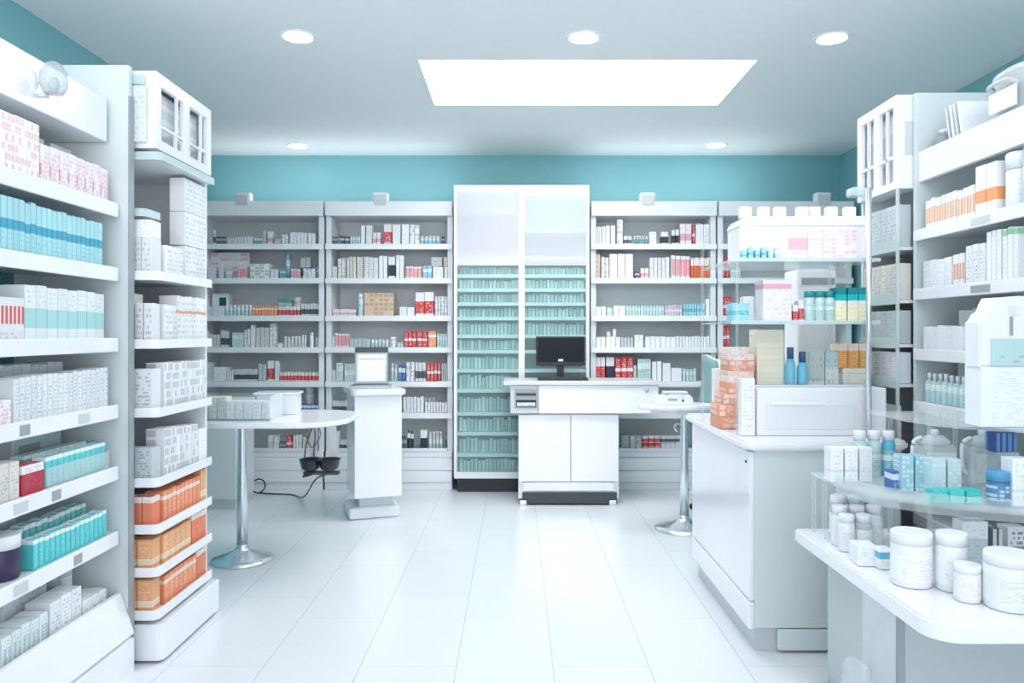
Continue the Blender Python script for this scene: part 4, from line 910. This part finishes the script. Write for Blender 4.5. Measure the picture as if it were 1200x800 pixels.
# acrylic two-tier stand on the table
S1, S2 = .815, 1.05; AX0 = 1.13
T = empty('acrylic_stand', (AX0, 2.3, FZ)); tag(T, 'two-tier clear acrylic stand on the foreground display table', 'stand')
def arc_plate(x0, x1, yf0, yf1, yb, z, th):
    pts = [(x0, yb), (x0, yf0)]
    for k in range(1, 12): u_ = k/12; pts.append((x0+(x1-x0)*u_, yf0+(yf1-yf0)*u_**.4))
    pts += [(x1, yf1), (x1, yb)]
    return prism(BM(), [(a-AX0, b_-2.3) for a, b_ in pts], z-th-FZ, z-FZ)
obj('lower_shelf', arc_plate(AX0, 1.7, 2.72, 2.2, 2.95, S1, .008), ACRY, T)
obj('upper_shelf', arc_plate(AX0+.22, 1.7, 2.66, 2.30, 2.95, S2, .008), ACRY, T)
for a, b_, zt in ((AX0+.01, 2.94, S1), (AX0+.01, 2.84, S1), (1.68, 2.94, S2), (AX0+.30, 2.94, S2), (1.62, 2.36, S2), (1.40, 2.60, S2)):
    obj('post', bx(a-.006-AX0, a+.006-AX0, b_-.006-2.3, b_+.006-2.3, 0, zt-.0085-FZ), ACRY, T)
bm = BM()
front = [(AX0, 2.72)] + [(AX0+(1.7-AX0)*k/12, 2.72+(2.2-2.72)*(k/12)**.4) for k in range(1, 13)]
for (a, b_), (c, d) in zip(front, front[1:]):
    vs = [bm.verts.new(p) for p in ((a-AX0,b_-2.3-.004,S1-.03-FZ),(c-AX0,d-2.3-.004,S1-.03-FZ),(c-AX0,d-2.3-.004,S1+.035-FZ),(a-AX0,b_-2.3-.004,S1+.035-FZ))]; bm.faces.new(vs)
bmesh.ops.solidify(bm, geom=bm.faces[:], thickness=.003)
obj('front_guard', bm, glassy('milky_acrylic', (.96,.99,.99), .3, (.88,.93,.94), .12, .3), T)

WHB = plain('white_bottle_plastic', (.84,.87,.89), .3); LBL = pack((.87,.89,.91), text=.45, lines=22, tcol=(.4,.45,.5)); TRB = glassy('translucent_bottle', (.9,.96,.97), .55, (.82,.88,.9), .2, .3)
WT = 'on the foreground display table'
def fb(px, py, w, h, kind, what, mb=WHB, ml=LBL, cap=CAPW, name='bottle', cat='bottle', order=0):
    Y = (CH-FZ)*F/(py-VY); r = w*Y/F/2
    return reg(bottle(r, h*Y/F, mb, cap, ml, (at(px, Y), Y+r*.0, FZ), 0, kind, name, seg=28), what, WT, order, cat)
fb(1068, 684, 45, 62, 'tub', 'large white pill bottle with text label'); fb(1115, 690, 34, 66, 'tub', 'white pill bottle with boxed label', order=1)
fb(1134, 703, 30, 42, 'tub', 'small white tub with ridged lid', name='tub', cat='tub'); fb(1182, 711, 52, 64, 'tub', 'big white tub with printed label', name='tub', cat='tub')
def fc(px, py, w, h, m, what, d=.06, name='carton', rz=0., order=0):
    Y = (CH-FZ)*F/(py-VY); return reg(carton(w*Y/F, d, h*Y/F, m, (at(px, Y), Y, FZ), rz, name), what, WT, order, 'carton')
fc(1017, 664, 24, 22, PK['W'], 'low white carton nearest the table edge', .09, rz=-.12); fc(1040, 668, 18, 22, pack((.86,.88,.9), (.15,.5,.7), (.55,.9), text=.2), 'small white carton with blue corner', .07)
fc(1143, 662, 30, 50, pack((.6,.64,.66), (.85,.88,.9), (.6,1.), text=.2), 'grey carton with white top'); fc(1168, 655, 14, 34, pack((.1,.11,.13), (.7,.72,.74), (0.,1.), stripes=2, text=0.), 'dark striped carton'); fc(1192, 652, 22, 34, pack((.86,.88,.9), text=.8, lines=6, tcol=(.15,.17,.2)), 'white carton with dark print')
# pile of pill bottles near the table's far corner
k = 0
for row, (py, xs) in enumerate(((645, (992, 1012)), (638, (984, 1004, 1024)), (630, (982, 1001, 1021)))):
    for px in xs: fb(px, py, 19, (42, 46, 50)[row], 'pill', 'small frosted pill bottle in the far-corner cluster', TRB if k % 2 else WHB, LBL, order=px*10+row); k += 1
# lower tier stock
WS = 'lower tier of acrylic stand'
def sb(px, Y, w, h, m, what, z=S1, d=.06, order=0, name='carton', where=WS): return reg(carton(w*Y/F, d, h*Y/F, m, (at(px, Y), Y, z), 0, name), what, where, order, 'carton')
TLW = pack((.87,.89,.91), (.72,.78,.8), (.3,.36), text=.35, lines=9, tcol=(.5,.56,.6))
for i in range(3): sb(981+17*i, 2.75, 15, 40, TLW, 'white carton', order=i)
for i, px in enumerate((1007, 1024, 1041)):
    Y = 2.86; reg(bottle(.024, .17, plain('mint_plastic', (.55,.76,.76), .2) if i < 2 else plain('azure_plastic', (.12,.5,.66), .2), CAPW, PK['t'] if i < 2 else PK['b'], (at(px, Y), Y, S1), 0, 'pill'), 'capped mint bottle', WS, i, 'bottle')
sb(1051, 2.6, 10, 22, PK['B'], 'little royal blue carton')
CYG = pack((.36,.62,.70), (.75,.87,.9), (0.,1.), cells=(3,8), text=0.)
for i, px in enumerate((1064, 1080)): sb(px, 2.58, 14, 42, CYG, 'pale blue gridded carton', order=i)
GRG = pack((.58,.74,.78), (.8,.9,.92), (0.,1.), cells=(3,9), text=0.)
for i, px in enumerate((1101, 1119)): sb(px, 2.52, 16, 42, GRG, 'grey-blue gridded carton', order=i)
TG = pack((.05,.58,.56), (.3,.75,.72), (.0,.5), stripes=6, text=.3, tcol=(.5,.85,.82))
for i, px in enumerate((1103, 1122, 1142)): sb(px, 2.40, 18, 16, TG, 'low turquoise carton', order=i, d=.05)
Y = 2.40; BLJ = plain('blue_jar_plastic', (.06,.22,.42), .25)
reg(bottle(.034, .105, BLJ, plain('blue_lid', (.1,.35,.6), .3), pack((.1,.3,.5), (.8,.87,.92), (.15,.6), cells=(4,4), text=.3), (at(1170, Y), Y, S1), 0, 'jar', 'jar'), 'blue jar with white printed label', WS, 0, 'jar')
sb(1200, 2.36, 26, 56, TLW, 'white text carton at the right end', z=S1)
sb(1182, 2.5, 26, 52, pack((.42,.5,.52), text=.3), 'slate grey carton', z=S1)
reg(carton(.075, .05, .062, pack((.03,.08,.28), (.12,.25,.5), (0.,1.), stripes=4, text=0.), (at(1180, 2.5), 2.505, S1+q(52*2.5/900)+.0013), 0), 'navy blue carton on the slate grey carton', WS, 0, 'carton')
# translucent jugs on lower tier behind
def jug(px, Y, z, w, h, lab, label_m):
    r = w*Y/F/2; hh = h*Y/F; t = empty('jug', (at(px, Y), Y, z+.0012)); tag(t, lab, 'jug')
    obj('body', prism(BM(), rrect(-r, r, -.04, .05, .02), 0, hh*.72, .008), TRB, t)
    obj('shoulder', lathe(BM(), [(1.,hh*.721),(.9,hh*.80),(.55,hh*.88),(.3,hh*.9)], 24, 0, .005, r*.95, .042), TRB, t)
    obj('cap', lathe(BM(), [(.014,hh*.901),(.014,hh*.98),(.011,hh)], 16, 0, .005), CAPW, t)
    obj('handle', tube(BM(), smooth_path([(-r-.001,.0,hh*.2),(-r-.018,-.0,hh*.35),(-r-.018,0,hh*.75),(-r*.8,0,hh*.86)]), .007), PLASTW, t)
    obj('label', bx(-r*.85, r*.85, -.0425, -.0405, hh*.08, hh*.6), label_m, t)
jug(1096, 2.74, S1, 40, 62, 'translucent white jug with side handle, left one on the acrylic stand', TLW)
jug(1152, 2.70, S1, 36, 64, 'translucent white jug behind turquoise cartons, right one on acrylic stand', TLW)
# upper tier: navy box, white carton stack and big jug
WU = 'upper tier of acrylic stand'
PAPER = pack((.85,.87,.9), text=.22, lines=26, tcol=(.5,.55,.6))
Y = 2.44; cx = at(1194, Y)
base = carton(.24, .09, .19, PAPER, (cx, Y, S2), 0, 'carton'); reg(base, 'wide white carton under the big white canister', WU, 0, 'carton')
zc = S2 + q(.19) + .0012
T = empty('canister', (cx, Y, zc)); tag(T, 'big white canister with teal label on the wide white carton', 'canister'); cw = .125
body = prism(BM(), [(-cw,0),(cw,0),(cw,.2)] + [(cw-.02, .222), (.0,.226), (-.07,.22), (-.082,.2), (-.09,.178), (-.105,.168), (-.115,.15), (-cw,.142)], .0, .085, .006, 'y')
obj('body', body, BRIGHT, T); obj('label', bx(-.09, cw+.001, -.0025, -.0005, .004, .09), pack((.52,.72,.72), text=.7, lines=5, tcol=(.35,.5,.52), tb=(.1,.38)), T, label='pale teal label')
obj('level_gauge', bx(-.03, -.02, -.003, -.0006, .1, .16), MIDG, T); obj('embossed_lines', bx(-.035, .0, -.003, -.0006, .165, .195), pack((.85,.86,.9), text=.6, lines=5, tcol=(.55,.6,.65)), T)
sb(1180, 2.36, 10, 20, PK['B'], 'small navy carton', z=S1, where='lower tier beside the blue jar') if 0 else None
NV = plain('navy_pack', (.02,.06,.22), .3)
reg(carton(.03, .05, .06, pack((.02,.06,.22), (.1,.2,.45), (0.,1.), stripes=4, text=0.), (at(1178, 2.37), 2.37, S2), 0), 'navy blue carton', WU, 0, 'carton') if 0 else None
# ================================================================== light and camera
write_labels()
def area(name, loc, sx, sy, e, col=(1, 1, 1), rot=(0, 0, 0)):
    l = bpy.data.lights.new(name, 'AREA'); l.shape = 'RECTANGLE'; l.size = sx; l.size_y = sy; l.energy = e; l.color = col
    o = bpy.data.objects.new(name, l); COL.objects.link(o); o.location = loc; o.rotation_euler = rot; return o
for y, e in ((1.2, 12), (3.0, 15)): area('ceiling_panel_light', (.45, y, HC-.02), 2.0, .9, e, (.97, .965, 1))
area('added_ceiling_fill', (-.3, 6.75, 2.50), 5.0, .3, 9, (.97, .965, 1), (math.pi, 0, 0))  # fill lamp added above the back shelving to lift the ceiling
area('added_ceiling_fill', (-1.75, 2.0, 2.45), .2, 2.0, 13, (.97, .965, 1), (math.pi, 0, 0)); area('added_ceiling_fill', (2.5, 2.0, 2.45), .3, 2.0, 13, (.97, .965, 1), (math.pi, 0, 0))  # two more added fills over the side gondolas, aimed at the ceiling
area('added_front_fill', (.2, -.5, 1.5), 4.6, 2.4, 40, (.97, .96, 1), (math.radians(90), 0, 0))  # unseen fill added behind the camera for frontal light; no window there
area('added_back_wall_fill', (-.2, 1.6, 2.2), 3.6, .6, 6, (.97, .97, 1), (math.radians(86), 0, 0)).data.spread = math.radians(75)  # added mid-room fill that brightens the back shelves, no fixture there
w = bpy.data.worlds.new('World'); SC.world = w; w.use_nodes = True
bg = w.node_tree.nodes['Background']; bg.inputs[0].default_value = (.90, .92, 1.0, 1); bg.inputs[1].default_value = .85
cam = bpy.data.cameras.new('Camera'); co = bpy.data.objects.new('Camera', cam); COL.objects.link(co)
co.location = (0, 0, CH); co.rotation_euler = (math.pi/2, 0, 0)
cam.sensor_width = 36; cam.lens = 36*F/1200; cam.shift_x = (600-VX)/1200; cam.shift_y = (VY-400)/1200; cam.clip_start = .05
SC.camera = co
SC.view_settings.view_transform = 'Standard'; SC.view_settings.look = 'None'; SC.view_settings.exposure = 0.03
SC.cycles.use_denoising = True; SC.cycles.max_bounces = 8; SC.cycles.transparent_max_bounces = 24; SC.cycles.caustics_reflective = False; SC.cycles.caustics_refractive = False
SC.cycles.sample_clamp_indirect = 6
